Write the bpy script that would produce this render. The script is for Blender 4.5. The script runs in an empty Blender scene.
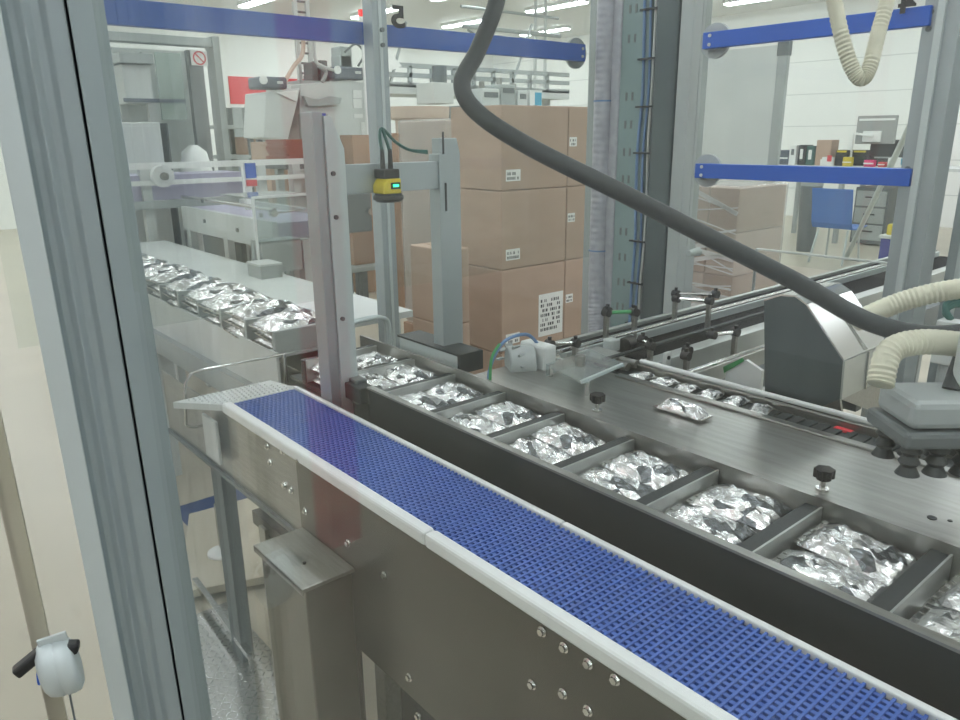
import bpy, bmesh, math, random
from mathutils import Vector, Matrix, noise
random.seed(7)
SC = bpy.context.scene
COL = SC.collection
PI = math.pi

# ---------------------------------------------------------------- camera maths
F = 750.0
CAMZ = 1.65
RX = Vector((0.76133982, -0.64827964, -0.00975586))    # image right
RY = Vector((-0.19323346, -0.21251874, -0.95786044))   # image down
RF = Vector((0.61888812, 0.73114245, -0.2870683))      # forward
EYE = Vector((0, 0, CAMZ))
def ray(x, y): return RX*(x-480) + RY*(y-360) + RF*F
def onu(x, y, U):
    d = ray(x, y); return EYE + d*(U/d.x)
def onv(x, y, V):
    d = ray(x, y); return EYE + d*(V/d.y)
def onz(x, y, Z=0.0):
    d = ray(x, y); return EYE + d*((Z-CAMZ)/d.z)
def ond(x, y, D): return EYE + ray(x, y)*(D/F)

cam = bpy.data.cameras.new('camera'); co = bpy.data.objects.new('camera', cam); COL.objects.link(co)
cam.sensor_fit = 'HORIZONTAL'; cam.sensor_width = 36; cam.lens = F*36/960; cam.clip_start = 0.02; cam.clip_end = 200
m3 = Matrix((RX, -RY, -RF)).transposed()
co.matrix_world = Matrix.Translation(EYE) @ m3.to_4x4()
SC.camera = co

# ---------------------------------------------------------------- materials
def lin(c):
    out = []
    for v in c:
        v /= 255.0
        out.append(v/12.92 if v <= 0.04045 else ((v+0.055)/1.055)**2.4)
    return (*out, 1)
def mat(name, rgb, rough=.5, metal=0.0, var=.06, scale=8, bump=0.0, bscale=40, spec=.5, stretch=None, rgb2=None):
    m = bpy.data.materials.new(name); m.use_nodes = True
    nt = m.node_tree; b = nt.nodes['Principled BSDF']
    b.inputs['Roughness'].default_value = rough; b.inputs['Metallic'].default_value = metal
    b.inputs['Specular IOR Level'].default_value = spec
    tc = nt.nodes.new('ShaderNodeTexCoord')
    mp = nt.nodes.new('ShaderNodeMapping'); nt.links.new(tc.outputs['Object'], mp.inputs['Vector'])
    if stretch: mp.inputs['Scale'].default_value = stretch
    nz = nt.nodes.new('ShaderNodeTexNoise'); nz.inputs['Scale'].default_value = scale; nz.inputs['Detail'].default_value = 4
    nt.links.new(mp.outputs['Vector'], nz.inputs['Vector'])
    rp = nt.nodes.new('ShaderNodeValToRGB')
    c = lin(rgb)
    if rgb2: c1, c2 = c, lin(rgb2)
    else:
        c1 = tuple(min(1, x*(1-var)) for x in c[:3])+(1,); c2 = tuple(min(1, x*(1+var)) for x in c[:3])+(1,)
    rp.color_ramp.elements[0].position = .35; rp.color_ramp.elements[1].position = .65
    rp.color_ramp.elements[0].color = c1; rp.color_ramp.elements[1].color = c2
    nt.links.new(nz.outputs['Fac'], rp.inputs['Fac']); nt.links.new(rp.outputs['Color'], b.inputs['Base Color'])
    if bump:
        n2 = nt.nodes.new('ShaderNodeTexNoise'); n2.inputs['Scale'].default_value = bscale; n2.inputs['Detail'].default_value = 3
        nt.links.new(mp.outputs['Vector'], n2.inputs['Vector'])
        bp = nt.nodes.new('ShaderNodeBump'); bp.inputs['Strength'].default_value = bump; bp.inputs['Distance'].default_value = .01
        nt.links.new(n2.outputs['Fac'], bp.inputs['Height']); nt.links.new(bp.outputs['Normal'], b.inputs['Normal'])
    return m
def emit(name, rgb, s):
    m = bpy.data.materials.new(name); m.use_nodes = True; nt = m.node_tree
    b = nt.nodes['Principled BSDF']; b.inputs['Base Color'].default_value = lin(rgb)
    b.inputs['Emission Color'].default_value = lin(rgb); b.inputs['Emission Strength'].default_value = s
    return m
def clear(name, tint=(250, 252, 250), rough=.02, haze=0.0, hcol=(225, 228, 226), ior=1.45, gain=1.0):
    m = bpy.data.materials.new(name); m.use_nodes = True; nt = m.node_tree
    for n in list(nt.nodes): nt.nodes.remove(n)
    out = nt.nodes.new('ShaderNodeOutputMaterial'); tr = nt.nodes.new('ShaderNodeBsdfTransparent')
    tr.inputs['Color'].default_value = lin(tint)
    gl = nt.nodes.new('ShaderNodeBsdfGlossy'); gl.inputs['Roughness'].default_value = rough
    lw = nt.nodes.new('ShaderNodeLayerWeight'); lw.inputs['Blend'].default_value = .5
    pw_ = nt.nodes.new('ShaderNodeMath'); pw_.operation = 'POWER'; pw_.inputs[1].default_value = 5
    nt.links.new(lw.outputs['Facing'], pw_.inputs[0])
    fr = nt.nodes.new('ShaderNodeMath'); fr.operation = 'MULTIPLY_ADD'; fr.inputs[1].default_value = .96; fr.inputs[2].default_value = .04
    nt.links.new(pw_.outputs[0], fr.inputs[0])
    mx = nt.nodes.new('ShaderNodeMixShader')
    if gain != 1.0:
        mu = nt.nodes.new('ShaderNodeMath'); mu.operation = 'MULTIPLY'; mu.inputs[1].default_value = gain
        nt.links.new(fr.outputs[0], mu.inputs[0]); nt.links.new(mu.outputs[0], mx.inputs['Fac'])
    else: nt.links.new(fr.outputs[0], mx.inputs['Fac'])
    nt.links.new(tr.outputs[0], mx.inputs[1]); nt.links.new(gl.outputs[0], mx.inputs[2])
    last = mx
    if haze:
        df = nt.nodes.new('ShaderNodeBsdfDiffuse'); df.inputs['Color'].default_value = lin(hcol)
        m2 = nt.nodes.new('ShaderNodeMixShader'); m2.inputs['Fac'].default_value = haze
        nt.links.new(mx.outputs[0], m2.inputs[1]); nt.links.new(df.outputs[0], m2.inputs[2]); last = m2
    nt.links.new(last.outputs[0], out.inputs['Surface'])
    return m

M = dict(
    floor=mat('floor_resin', (176, 169, 152), .35, 0, .05, 1.5),
    wall=mat('wall_white', (232, 233, 230), .6, 0, .02, .5),
    ceil=mat('ceiling_white', (225, 226, 224), .8, 0, .03, .5),
    red=mat('red_paint', (214, 60, 70), .5, 0, .05, 2),
    stripe=mat('floor_tape_blue', (38, 62, 112), .45, 0, .08, 6),
    alu=mat('anodised_aluminium', (160, 169, 171), .42, .5, .02, 6),
    alud=mat('grey_profile_dark', (146, 157, 159), .45, .3, .015, 5),
    alul=mat('grey_profile_light', (188, 197, 197), .4, .3, .015, 5),
    steel=mat('brushed_steel', (150, 150, 146), .3, .9, .08, 10, stretch=(14, 1, 14)),
    steelp=mat('panel_steel', (98, 96, 90), .32, .8, .1, 3, stretch=(2, 1, 2)),
    deck=mat('deck_steel', (156, 156, 152), .3, .85, .1, 6, stretch=(10, .8, 1)),
    bright=mat('polished_steel', (205, 205, 203), .18, 1, .05, 10),
    tray=mat('tray_steel', (176, 180, 177), .38, .75, .06, 8),
    dark=mat('dark_panel', (34, 40, 42), .5, .0, .1, 4),
    beltblk=mat('black_belt', (26, 27, 28), .85, 0, .15, 10, spec=.1),
    black=mat('black_plastic', (24, 25, 26), .45, 0, .15, 10),
    rubber=mat('black_rubber', (40, 46, 47), .5, 0, .12, 6),
    belt=mat('blue_belt', (50, 88, 164), .45, 0, .07, 30),
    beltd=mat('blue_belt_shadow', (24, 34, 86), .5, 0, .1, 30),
    strip=mat('white_plastic', (214, 216, 216), .4, 0, .03, 6),
    bluebar=mat('blue_powder_coat', (20, 84, 182), .4, 0, .04, 3),
    carton=mat('cardboard', (176, 150, 132), .75, 0, .05, 3, stretch=(1, 1, 3)),
    carton2=mat('cardboard_brown', (160, 126, 102), .8, 0, .06, 3),
    cartonp=mat('cardboard_pale', (198, 178, 164), .7, 0, .06, 4),
    redbox=mat('red_brown_board', (150, 88, 72), .75, 0, .1, 10, stretch=(1, 1, 12)),
    white=mat('white_paint', (226, 228, 226), .5, 0, .03, 4),
    label=mat('paper_label', (232, 232, 230), .6, 0, .03, 20),
    print=mat('label_print', (70, 72, 76), .7, 0, .1, 20),
    lgrey=mat('light_grey_paint', (196, 200, 198), .5, 0, .04, 3),
    mgrey=mat('mid_grey_paint', (158, 164, 163), .5, 0, .05, 3),
    dgrey=mat('dark_grey_paint', (98, 104, 105), .5, 0, .08, 3),
    motor=mat('slate_motor', (84, 92, 104), .5, 0, .08, 6),
    teal=mat('teal_cabinet', (122, 142, 142), .5, .1, .06, 4),
    gband=mat('gunmetal_cover', (80, 90, 92), .35, .5, .1, 3, stretch=(6, 6, .5)),
    hosec=mat('cream_hose', (200, 198, 178), .55, 0, .06, 30),
    hoseg=mat('translucent_grey_hose', (156, 158, 164), .4, 0, .08, 30),
    lilac=mat('lilac_plastic', (168, 164, 188), .5, 0, .06, 5),
    chair=mat('blue_plastic', (66, 112, 182), .4, 0, .04, 5),
    yellow=mat('yellow_plastic', (206, 186, 50), .45, 0, .05, 10),
    green=mat('green_cable', (30, 84, 76), .5, 0, .1, 20),
    greenp=mat('green_plastic', (60, 140, 84), .5, 0, .1, 20),
    cyan=mat('cyan_plastic', (70, 160, 190), .4, 0, .05, 10),
    purple=mat('purple_blue_board', (62, 66, 140), .6, 0, .08, 10),
    pink=mat('pink_plastic', (214, 48, 110), .5, 0, .1, 10),
    bluecable=mat('blue_cable', (92, 122, 160), .5, 0, .1, 20),
    tan=mat('tan_edge_strip', (196, 189, 170), .45, 0, .05, 5),
    lamp=emit('lamp_tube', (242, 247, 255), 16.0),
    led=emit('green_led', (40, 255, 140), 2.5),
    redlamp=emit('red_beacon', (230, 40, 40), .5),
    screen=mat('monitor_back', (150, 152, 150), .45, .2, .06, 10),
    pane=clear('clear_guard_pane', haze=.006, gain=.75),
    paneb=clear('far_guard_pane', haze=.02, gain=.5),
    acryl=clear('acrylic', (228, 234, 234), .05, haze=.1),
    wrap=clear('stretch_wrap', (240, 240, 240), .25, haze=.2, hcol=(235, 234, 233)),
    fold=clear('wrap_crease', (245, 245, 245), .25, haze=.55, hcol=(240, 240, 240)),
    glassg=clear('greenish_glass', (226, 235, 230), .05, haze=.35, hcol=(205, 214, 210)),
)
def foil_mat(name, seed, pr):
    m = bpy.data.materials.new(name); m.use_nodes = True; nt = m.node_tree; b = nt.nodes['Principled BSDF']
    b.inputs['Metallic'].default_value = .85; b.inputs['Roughness'].default_value = .26
    tc = nt.nodes.new('ShaderNodeTexCoord')
    mp = nt.nodes.new('ShaderNodeMapping'); mp.inputs['Location'].default_value = (seed, seed*2, 0); mp.inputs['Scale'].default_value = (1, .55, 1)
    nt.links.new(tc.outputs['Object'], mp.inputs['Vector'])
    vo = nt.nodes.new('ShaderNodeTexVoronoi'); vo.inputs['Scale'].default_value = 42; nt.links.new(mp.outputs['Vector'], vo.inputs['Vector'])
    rp = nt.nodes.new('ShaderNodeValToRGB'); rp.color_ramp.interpolation = 'CONSTANT'
    e = rp.color_ramp.elements; e[0].position = 0; e[0].color = lin((205, 206, 206)); e[1].position = pr; e[1].color = lin((108, 112, 115))
    x = e.new(pr+.12); x.color = lin((242, 242, 242)); x = e.new(.86); x.color = lin((168, 170, 172))
    nt.links.new(vo.outputs['Color'], rp.inputs['Fac']); nt.links.new(rp.outputs['Color'], b.inputs['Base Color'])
    n2 = nt.nodes.new('ShaderNodeTexNoise'); n2.inputs['Scale'].default_value = 60; nt.links.new(mp.outputs['Vector'], n2.inputs['Vector'])
    bp = nt.nodes.new('ShaderNodeBump'); bp.inputs['Strength'].default_value = .6; bp.inputs['Distance'].default_value = .006
    nt.links.new(n2.outputs['Fac'], bp.inputs['Height']); nt.links.new(bp.outputs['Normal'], b.inputs['Normal'])
    return m
FOIL = [foil_mat('silver_foil', 3, .45), foil_mat('silver_foil', 11, .4), foil_mat('silver_foil', 23, .5)]

# ---------------------------------------------------------------- builders
def tag(o, label=None, cat=None, group=None, kind=None):
    if label: o['label'] = label
    if cat: o['category'] = cat
    if group: o['group'] = group
    if kind: o['kind'] = kind
    return o
def root_of(o):
    while o.parent: o = o.parent
    return o
class MB:
    def __init__(self): self.bm = bmesh.new()
    def box(self, a, b, rot=None, piv=None):
        a = Vector(a); b = Vector(b); lo = Vector(map(min, a, b)); hi = Vector(map(max, a, b))
        vs = [self.bm.verts.new((x, y, z)) for x in (lo.x, hi.x) for y in (lo.y, hi.y) for z in (lo.z, hi.z)]
        for f in ((0, 1, 3, 2), (4, 6, 7, 5), (0, 4, 5, 1), (2, 3, 7, 6), (0, 2, 6, 4), (1, 5, 7, 3)):
            self.bm.faces.new([vs[i] for i in f])
        if rot is not None:
            c = Vector(piv) if piv else (lo+hi)/2
            bmesh.ops.rotate(self.bm, verts=vs, cent=c, matrix=rot)
        return self
    def beam(self, p0, p1, w, h, up=(0, 0, 1)):
        p0 = Vector(p0); p1 = Vector(p1); d = (p1-p0).normalized(); s = d.cross(Vector(up))
        if s.length < 1e-4: s = d.cross(Vector((1, 0, 0)))
        s.normalize(); t = s.cross(d)
        vs = [self.bm.verts.new(p + s*(w/2*i) + t*(h/2*j)) for p in (p0, p1) for i in (-1, 1) for j in (-1, 1)]
        for f in ((0, 1, 3, 2), (4, 6, 7, 5), (0, 4, 5, 1), (2, 3, 7, 6), (0, 2, 6, 4), (1, 5, 7, 3)):
            self.bm.faces.new([vs[i] for i in f])
        return self
    def prism(self, pts, ext):
        ext = Vector(ext); a = [self.bm.verts.new(p) for p in pts]; b = [self.bm.verts.new(Vector(p)+ext) for p in pts]
        n = len(a)
        self.bm.faces.new(a); self.bm.faces.new(b[::-1])
        for i in range(n): self.bm.faces.new((a[i], b[i], b[(i+1) % n], a[(i+1) % n]))
        return self
    def cyl(self, p0, p1, r, r2=None, seg=16):
        p0 = Vector(p0); p1 = Vector(p1); r2 = r if r2 is None else r2
        d = (p1-p0).normalized(); s = d.orthogonal().normalized(); t = d.cross(s)
        A = []; B = []
        for i in range(seg):
            q = s*math.cos(2*PI*i/seg) + t*math.sin(2*PI*i/seg)
            A.append(self.bm.verts.new(p0+q*r)); B.append(self.bm.verts.new(p1+q*r2))
        self.bm.faces.new(A[::-1]); self.bm.faces.new(B)
        for i in range(seg): self.bm.faces.new((A[i], A[(i+1) % seg], B[(i+1) % seg], B[i]))
        return self
    def tube(self, pts, r, seg=10, smooth=6, rib=0.0, per=4):
        P = [Vector(p) for p in pts]
        if smooth and len(P) > 2:
            Q = []
            for i in range(len(P)-1):
                p0 = P[max(0, i-1)]; p1 = P[i]; p2 = P[i+1]; p3 = P[min(len(P)-1, i+2)]
                for k in range(smooth):
                    t = k/smooth
                    Q.append(.5*((2*p1)+(p2-p0)*t+(2*p0-5*p1+4*p2-p3)*t*t+(3*p1-p0-3*p2+p3)*t**3))
            Q.append(P[-1]); P = Q
        s = None; rings = []
        for i, p in enumerate(P):
            d = (P[min(i+1, len(P)-1)]-P[max(i-1, 0)]).normalized()
            if s is None: s = d.orthogonal().normalized()
            s = (s-d*s.dot(d)).normalized(); t = d.cross(s)
            rr = r*(1+(rib if (i//max(1, per//2)) % 2 else 0))
            rings.append([self.bm.verts.new(p+(s*math.cos(2*PI*k/seg)+t*math.sin(2*PI*k/seg))*rr) for k in range(seg)])
        for a, b in zip(rings, rings[1:]):
            for k in range(seg): self.bm.faces.new((a[k], a[(k+1) % seg], b[(k+1) % seg], b[k]))
        self.bm.faces.new(rings[0][::-1]); self.bm.faces.new(rings[-1])
        return self
    def lathe(self, c, prof, axis=(0, 0, 1), seg=24):
        c = Vector(c); d = Vector(axis).normalized(); s = d.orthogonal().normalized(); t = d.cross(s); rings = []
        for r, h in prof:
            rings.append([self.bm.verts.new(c+d*h+(s*math.cos(2*PI*k/seg)+t*math.sin(2*PI*k/seg))*max(r, 1e-4)) for k in range(seg)])
        for a, b in zip(rings, rings[1:]):
            for k in range(seg): self.bm.faces.new((a[k], a[(k+1) % seg], b[(k+1) % seg], b[k]))
        self.bm.faces.new(rings[0][::-1]); self.bm.faces.new(rings[-1])
        return self
    def build(self, name, m, parent=None, bev=0.0, smooth=False, loc=None):
        bmesh.ops.recalc_face_normals(self.bm, faces=self.bm.faces)
        me = bpy.data.meshes.new(name)
        if parent is not None: org = root_of(parent).location.copy()
        else:
            if loc is None:
                zs = [v.co.z for v in self.bm.verts]; n = len(zs)
                org = Vector((sum(v.co.x for v in self.bm.verts)/n, sum(v.co.y for v in self.bm.verts)/n, min(zs)))
            else: org = Vector(loc)
        bmesh.ops.translate(self.bm, verts=self.bm.verts, vec=-org)
        if smooth:
            for f in self.bm.faces: f.smooth = True
            for e in self.bm.edges:
                if len(e.link_faces) == 2 and e.calc_face_angle(0) > .7: e.smooth = False
        self.bm.to_mesh(me); self.bm.free()
        me.materials.append(m)
        o = bpy.data.objects.new(name, me); COL.objects.link(o)
        if parent is not None: o.parent = parent
        else: o.location = org
        if bev:
            b = o.modifiers.new('bevel', 'BEVEL'); b.width = bev; b.segments = 2; b.limit_method = 'ANGLE'
        return o
def thing(name, label, cat, loc, group=None):
    o = bpy.data.objects.new(name, None); COL.objects.link(o); o.location = loc; o.empty_display_size = .05
    return tag(o, label, cat, group)
def copy_tree(o, parent=None):
    c = o.copy(); COL.objects.link(c)
    if parent: c.parent = parent
    for ch in list(o.children): copy_tree(ch, c)
    return c
def box(a, b): return MB().box(a, b)

# ---------------------------------------------------------------- the hall
def struct(o): o['kind'] = 'structure'; return o
U0, U1, V0, V1, CH = -5.0, 15.0, -5.0, 17.0, 4.0
struct(box((U0, V0, -.1), (U1, V1, 0)).build('floor', M['floor']))
struct(box((U0, V0, CH), (U1, V1, CH+.1)).build('ceiling', M['ceil']))
w = MB().box((U0, V1, 0), (U1, V1+.1, CH)); struct(w.build('wall_back', M['wall']))
struct(box((U0, V0-.1, 0), (U1, V0, CH)).build('wall_front', M['wall']))
struct(box((U0-.1, V0, 0), (U0, V1, CH)).build('wall_left', M['wall']))
w = MB().box((U1, V0, 0), (U1+.1, V1, CH))
wr = struct(w.build('wall_right', M['wall']))
j = MB()
for z in (.55, 1.15, 1.75, 2.35, 2.95, 3.55): j.box((U1-.006, V0, z), (U1, V1, z+.014))
struct(j.build('trim_1', M['lgrey']))
p0 = onv(228, 75, V1-.02); p1 = onv(336, 120, V1-.02)
struct(box((p0.x, V1-.02, 2.37), (9.4, V1, 2.95)).build('trim_2', M['red']))
struct(box((p0.x, V1-.02, 0), (9.4, V1, 2.3)).build('trim_3', M['mgrey']))
# blue floor tape
struct(box((.93, 3.12, 0), (2.0, 3.33, .002)).build('trim_4', M['stripe']))

struct(box((-1.02, 2.52, 0), (-.88, 2.66, CH)).build('added_red_pillar', M['red']))  # unseen red pillar, added so its reflection tints the clear pane red
# ceiling lamps: long battens in rows along the line direction
LAMPS = []
fx = thing('ceiling_light', 'x', 'ceiling light', (0, 0, CH), 'ceiling battens')
MB().box((-.1, -.75, CH-.06), (.1, .75, CH)).build('housing', M['white'], fx)
MB().box((-.085, -.73, CH-.085), (.085, .73, CH-.06)).build('tube_light', M['lamp'], fx)
for ch in fx.children: ch.location = (0, 0, 0)
for me_o in fx.children:
    for v_ in me_o.data.vertices: pass
us = (-3.2, -.6, 1.8, 4.1, 6.4, 8.75, 11.05, 13.4); vs_ = (-3.2, -.4, 2.4, 5.2, 7.9, 10.75, 13.4, 15.6)
first = True; n = 0
for i, a in enumerate(us):
    for k, b in enumerate(vs_):
        o = fx if first else copy_tree(fx)
        first = False
        o.location = (a, b, CH)
        o['label'] = 'long white ceiling batten lamp in the bright rows under the hall ceiling'
        n += 1

# ---------------------------------------------------------------- foreground door post, clear panes
PV = .8
a = onv(127, 155, PV); b = onv(92, 155, PV)
pu1, pu0 = a.x, b.x            # flat face
post = thing('guard_post', 'tall grey aluminium guard post standing closest to the camera at left', 'post', (pu0, PV, 0))
MB().prism([(pu0, PV, 0), (pu1, PV, 0), (pu1+.011, PV+.05, 0), (pu0+.012, PV+.05, 0)], (0, 0, 2.6)).build('flat_profile', M['alud'], post, .0015)
# grooved leaf profile, facing the camera
e0 = b + Vector((-.0008, .003, 0)); dirn = Vector((-.966, .258, 0)); nrm = Vector((-.258, -.966, 0))
def along(px):
    d = ray(px, 155); d.z = 0; e = Vector((e0.x, e0.y, 0))
    # intersect eye + t d with e + s dirn
    det = d.x*(-dirn.y) - d.y*(-dirn.x)
    s = (d.x*e.y - d.y*e.x)/det
    return s
ss = [along(px) for px in (91.3, 87, 71, 64, 56, 48, 40, 33, 27, 4)]
ss = [abs(s) for s in ss]
dep = [0.0, .0, .001, .0075, .0085, .0045, .0085, .0085, .0, .0]
pts = []
for s, d_ in zip(ss, dep):
    q = e0 + dirn*s - nrm*d_; pts.append((q.x, q.y, 0))
q = e0 + dirn*ss[-1] - nrm*.04; pts.append((q.x, q.y, 0))
q = e0 + dirn*ss[0] - nrm*.04; pts.append((q.x, q.y, 0))
door = thing('guard_door', 'hinged clear guard door with a grooved grey frame left of the near post', 'guard door', (e0.x, e0.y, 0))
MB().prism(pts, (0, 0, 2.6)).build('grooved_frame', M['alud'], door, .0012)
qa = e0 + dirn*(ss[-2]-.001); qb = e0 + dirn*(ss[-1]+.001)
MB().prism([(qa+nrm*.003).to_2d().to_3d(), (qb+nrm*.003).to_2d().to_3d(), (qb-nrm*.01).to_2d().to_3d(), (qa-nrm*.01).to_2d().to_3d()], (0, 0, 2.6)).build('edge_profile', M['alul'], door, .001)
MB().beam((e0-nrm*.02 + dirn*-.002).to_2d().to_3d(), (e0-nrm*.02+dirn*-.002).to_2d().to_3d()+Vector((0, 0, 2.6)), .0018, .03).build('rubber_seal', M['dark'], door)
# leaf pane continuing to the left
c0 = e0 + dirn*(ss[-1]-.004) - nrm*.02; c1 = e0 + dirn*.75 - nrm*.02
MB().prism([(c0.x, c0.y, .15), (c1.x, c1.y, .15), (c1.x+.0012, c1.y+.004, .15), (c0.x+.0012, c0.y+.004, .15)], (0, 0, 2.4)).build('door_pane', M['pane'], door)
# vertical tan edge strip and the latch
def onleaf(px, py, off=0.0):
    d = ray(px, py); o_ = e0 + nrm*off; o_.z = 0
    t = ((o_-EYE).dot(nrm))/d.dot(nrm); return EYE + d*t
sa = onleaf(16, 600, -.02); sb = onleaf(36, 600, -.02)
MB().prism([(sa.x, sa.y, .62), (sb.x, sb.y, .62), (sb.x+.002, sb.y+.008, .62), (sa.x+.002, sa.y+.008, .62)], (0, 0, 1.2)).build('edge_strip', M['tan'], door)
L = onleaf(60, 667, .012)
lt = thing('caster_latch', 'small rounded grey twin-wheel latch with black wings on the door pane', 'latch', L)
ax = dirn; up = Vector((0, 0, 1)); tilt = Matrix.Rotation(math.radians(14), 3, nrm)
body = MB()
prof = [(.010, -.0185), (.018, -.018), (.0225, -.0145), (.0242, -.008), (.0244, -.002), (.0236, -.0004), (.0236, .0004), (.0244, .002), (.0242, .008), (.0225, .0145), (.018, .018), (.010, .0185)]
body.lathe(L, prof, ax, 32)
o = body.build('wheel', M['alul'], lt, smooth=True)
for v_ in o.data.vertices: v_.co.z *= 1.36; v_.co -= ax*(v_.co.z*-.10)
wing = MB()
for s, ln in ((1, .034), (-1, .028)):
    p = L + (tilt @ Vector((0, 0, .026)))
    wing.beam(p + ax*(s*.006), p + ax*(s*ln) + Vector((0, 0, -.016 if s > 0 else -.004)) + nrm*.004, .012, .015, nrm)
wing.build('wing', M['black'], lt, .003)
pl = MB(); p = L+Vector((0, 0, .037)); pl.beam(p+ax*.016-Vector((0, 0, .003)), p-ax*.012, .010, .004, nrm); pl.build('bracket_plate', M['alul'], lt, .001)
p = L + ax*.020 + Vector((0, 0, -.006)); MB().cyl(p, p+ax*.002, .008).build('hub_badge', M['bluebar'], lt)
MB().cyl(L+Vector((0, 0, .01)), L-nrm*.034+Vector((0, 0, .01)), .005).build('mount_pin', M['bright'], lt)
p = L+Vector((0, 0, -.034)); MB().cyl(p-nrm*.026, p+Vector((0, 0, -.35))-nrm*.026, .0012, seg=6).build('cable', M['dgrey'], lt)

piv = Vector((pu0, PV, 1.64))
lean = Matrix.Translation(piv) @ Matrix.Rotation(-.0125, 4, RF) @ Matrix.Translation(-piv)
for t in (post, door): t.matrix_world = lean @ Matrix.Translation(t.location)
# clear pane the camera looks through
near = thing('protective_screen', 'large clear protective screen right of the near post in front of the conveyors', 'screen', (pu1-.01, -.2, .05))
MB().box((pu1-.012, -1.6, .05), (pu1-.007, PV-.001, 2.4)).build('clear_sheet', M['pane'], near)
MB().box((pu1-.03, -1.6, 2.4), (pu1+.01, PV, 2.44)).build('top_rail', M['alud'], near)
MB().box((pu1-.03, -1.6, 0), (pu1+.01, PV, .05)).build('bottom_rail', M['alud'], near)

# ---------------------------------------------------------------- far guard fence
FU, FV = 2.5, 2.18
def fence_post(c, w, label, slot=True):
    t = thing('fence_post', label, 'fence post', (c[0], c[1], 0), 'guard fence posts')
    MB().box((c[0]-w/2, c[1]-w/2, .01), (c[0]+w/2, c[1]+w/2, 2.75)).build('profile', M['alu'], t, .002)
    s = MB()
    s.box((c[0]-w*.62, c[1]-w*.1, .02), (c[0]-w/2-.0001, c[1]+w*.1, 2.74)) if slot == 'u' else s.box((c[0]-w*.1, c[1]-w*.56, .02), (c[0]+w*.1, c[1]-w/2-.0001, 2.74))
    s.build('slot_cover', M['alul'], t)
    MB().box((c[0]-w*.8, c[1]-w*.8, 0), (c[0]+w*.8, c[1]+w*.8, .01)).build('foot_plate', M['dgrey'], t)
    for z in (1.93, 1.975, 1.5, 1.54):
        bt = MB()
        if slot == 'u': bt.cyl((c[0]-w/2, c[1]+w*.3, z), (c[0]-w/2-.004, c[1]+w*.3, z), .008, seg=10)
        else: bt.cyl((c[0]+w*.05, c[1]-w*.5, z), (c[0]+w*.05, c[1]-w*.5-.012, z), .007, seg=10)
        bt.build('bolt', M['dgrey'], t)
    return t
mid = onv(383.5, 100, FV); fence_post((mid.x, FV+.03), .056, 'grey fence post carrying the long blue bar behind the sensor gantry', 'v')
rp = onu(918, 100, FU); fence_post((FU+.05, rp.y-.03), .1, 'grey fence post at the right edge holding two blue bars', 'u')
r2 = onu(950, 100, FU); fence_post((FU+.16, r2.y-.06), .075, 'light grey profile right of the blue bar post at photo edge', 'u')

def bar(p0, p1, h, label, nrmv, discs):
    t = thing('guard_bar', label, 'guard bar', tuple((Vector(p0)+Vector(p1))/2), 'blue guard bars')
    MB().beam(p0, p1, .03, h).build('blue_rail', M['bluebar'], t, .002)
    for k, c in enumerate(discs):
        c = Vector(c); n_ = Vector(nrmv)
        d = MB().cyl(c+n_*.016, c+n_*.03, .06, seg=28).build('end_disc', M['mgrey'], t, .001)
        bb = MB()
        for z in (-.015, .015): bb.cyl(c-n_*.016+Vector((0, 0, z)), c-n_*.02+Vector((0, 0, z)), .006, seg=10)
        bb.build('screw', M['lgrey'], t)
    return t
zt = onv(340, 30, FV).z
BV_ = FV+.10
pR = onv(583, 49, BV_); pL = onv(100, 11.0, BV_); zb_ = (onv(430, 39.5, BV_).z+onv(200, 19.5, BV_).z)/2
tbar = bar((pL.x-.5, BV_, zb_), (pR.x, BV_, zb_), .066, 'long blue guard bar across the back fence beneath the mirrored five', (0, 1, 0), [(pR.x-.02, BV_, zb_)])
q0 = onu(705, 40, FU); q1 = onu(932, 16, FU)
rbar = bar((FU, q0.y, 1.965), (FU, q1.y, 1.965), .054, 'upper short blue guard bar between column and right fence post', (1, 0, 0), [(FU, q0.y-.03, 1.965)])
q0 = onu(697, 172, FU); q1 = onu(912, 177, FU)
bar((FU, q0.y, 1.515), (FU, q1.y, 1.515), .052, 'lower short blue guard bar level with the desk', (1, 0, 0), [(FU, q0.y-.03, 1.515)])

def fpane(a, b, label):
    return box(a, b).build('clear_sheet', M['paneb'], tbar)
fpane((.3, FV+.03, 1.13), (mid.x-.05, FV+.034, 2.7), 'clear fence pane left of the mid post behind the foil packs')
fpane((mid.x+.05, FV+.03, 1.13), (pR.x, FV+.034, 2.7), 'clear fence pane right of the mid post in front of the cartons')

def text(s, mtx, size, m, parent, label):
    cu = bpy.data.curves.new('t', 'FONT'); cu.body = s; cu.size = size; cu.extrude = .0008; cu.align_x = 'CENTER'; cu.align_y = 'CENTER'; cu.offset = size*.028
    tmp = bpy.data.objects.new('t', cu); COL.objects.link(tmp)
    dg = bpy.context.evaluated_depsgraph_get(); me = bpy.data.meshes.new_from_object(tmp.evaluated_get(dg))
    COL.objects.unlink(tmp); bpy.data.objects.remove(tmp)
    me.materials.clear(); me.materials.append(m)
    mt_ = mtx.copy(); mt_.translation = mtx.translation - parent.location
    me.transform(mt_)
    o = bpy.data.objects.new('number_sticker', me); COL.objects.link(o); o.parent = parent; o['label'] = label
    return o
def basis(x, y, z, loc):
    m_ = Matrix((Vector(x), Vector(y), Vector(z))).transposed().to_4x4(); m_.translation = Vector(loc); return m_
p = onv(398, 18, FV+.028)
text('5', basis((-1, 0, 0), (0, 0, 1), (0, 1, 0), p) @ Matrix.Diagonal((1.35, 1, 1, 1)), .092, M['black'], tbar, 'black mirrored number five')
p = onu(904, 4, FU+.0); 
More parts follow.
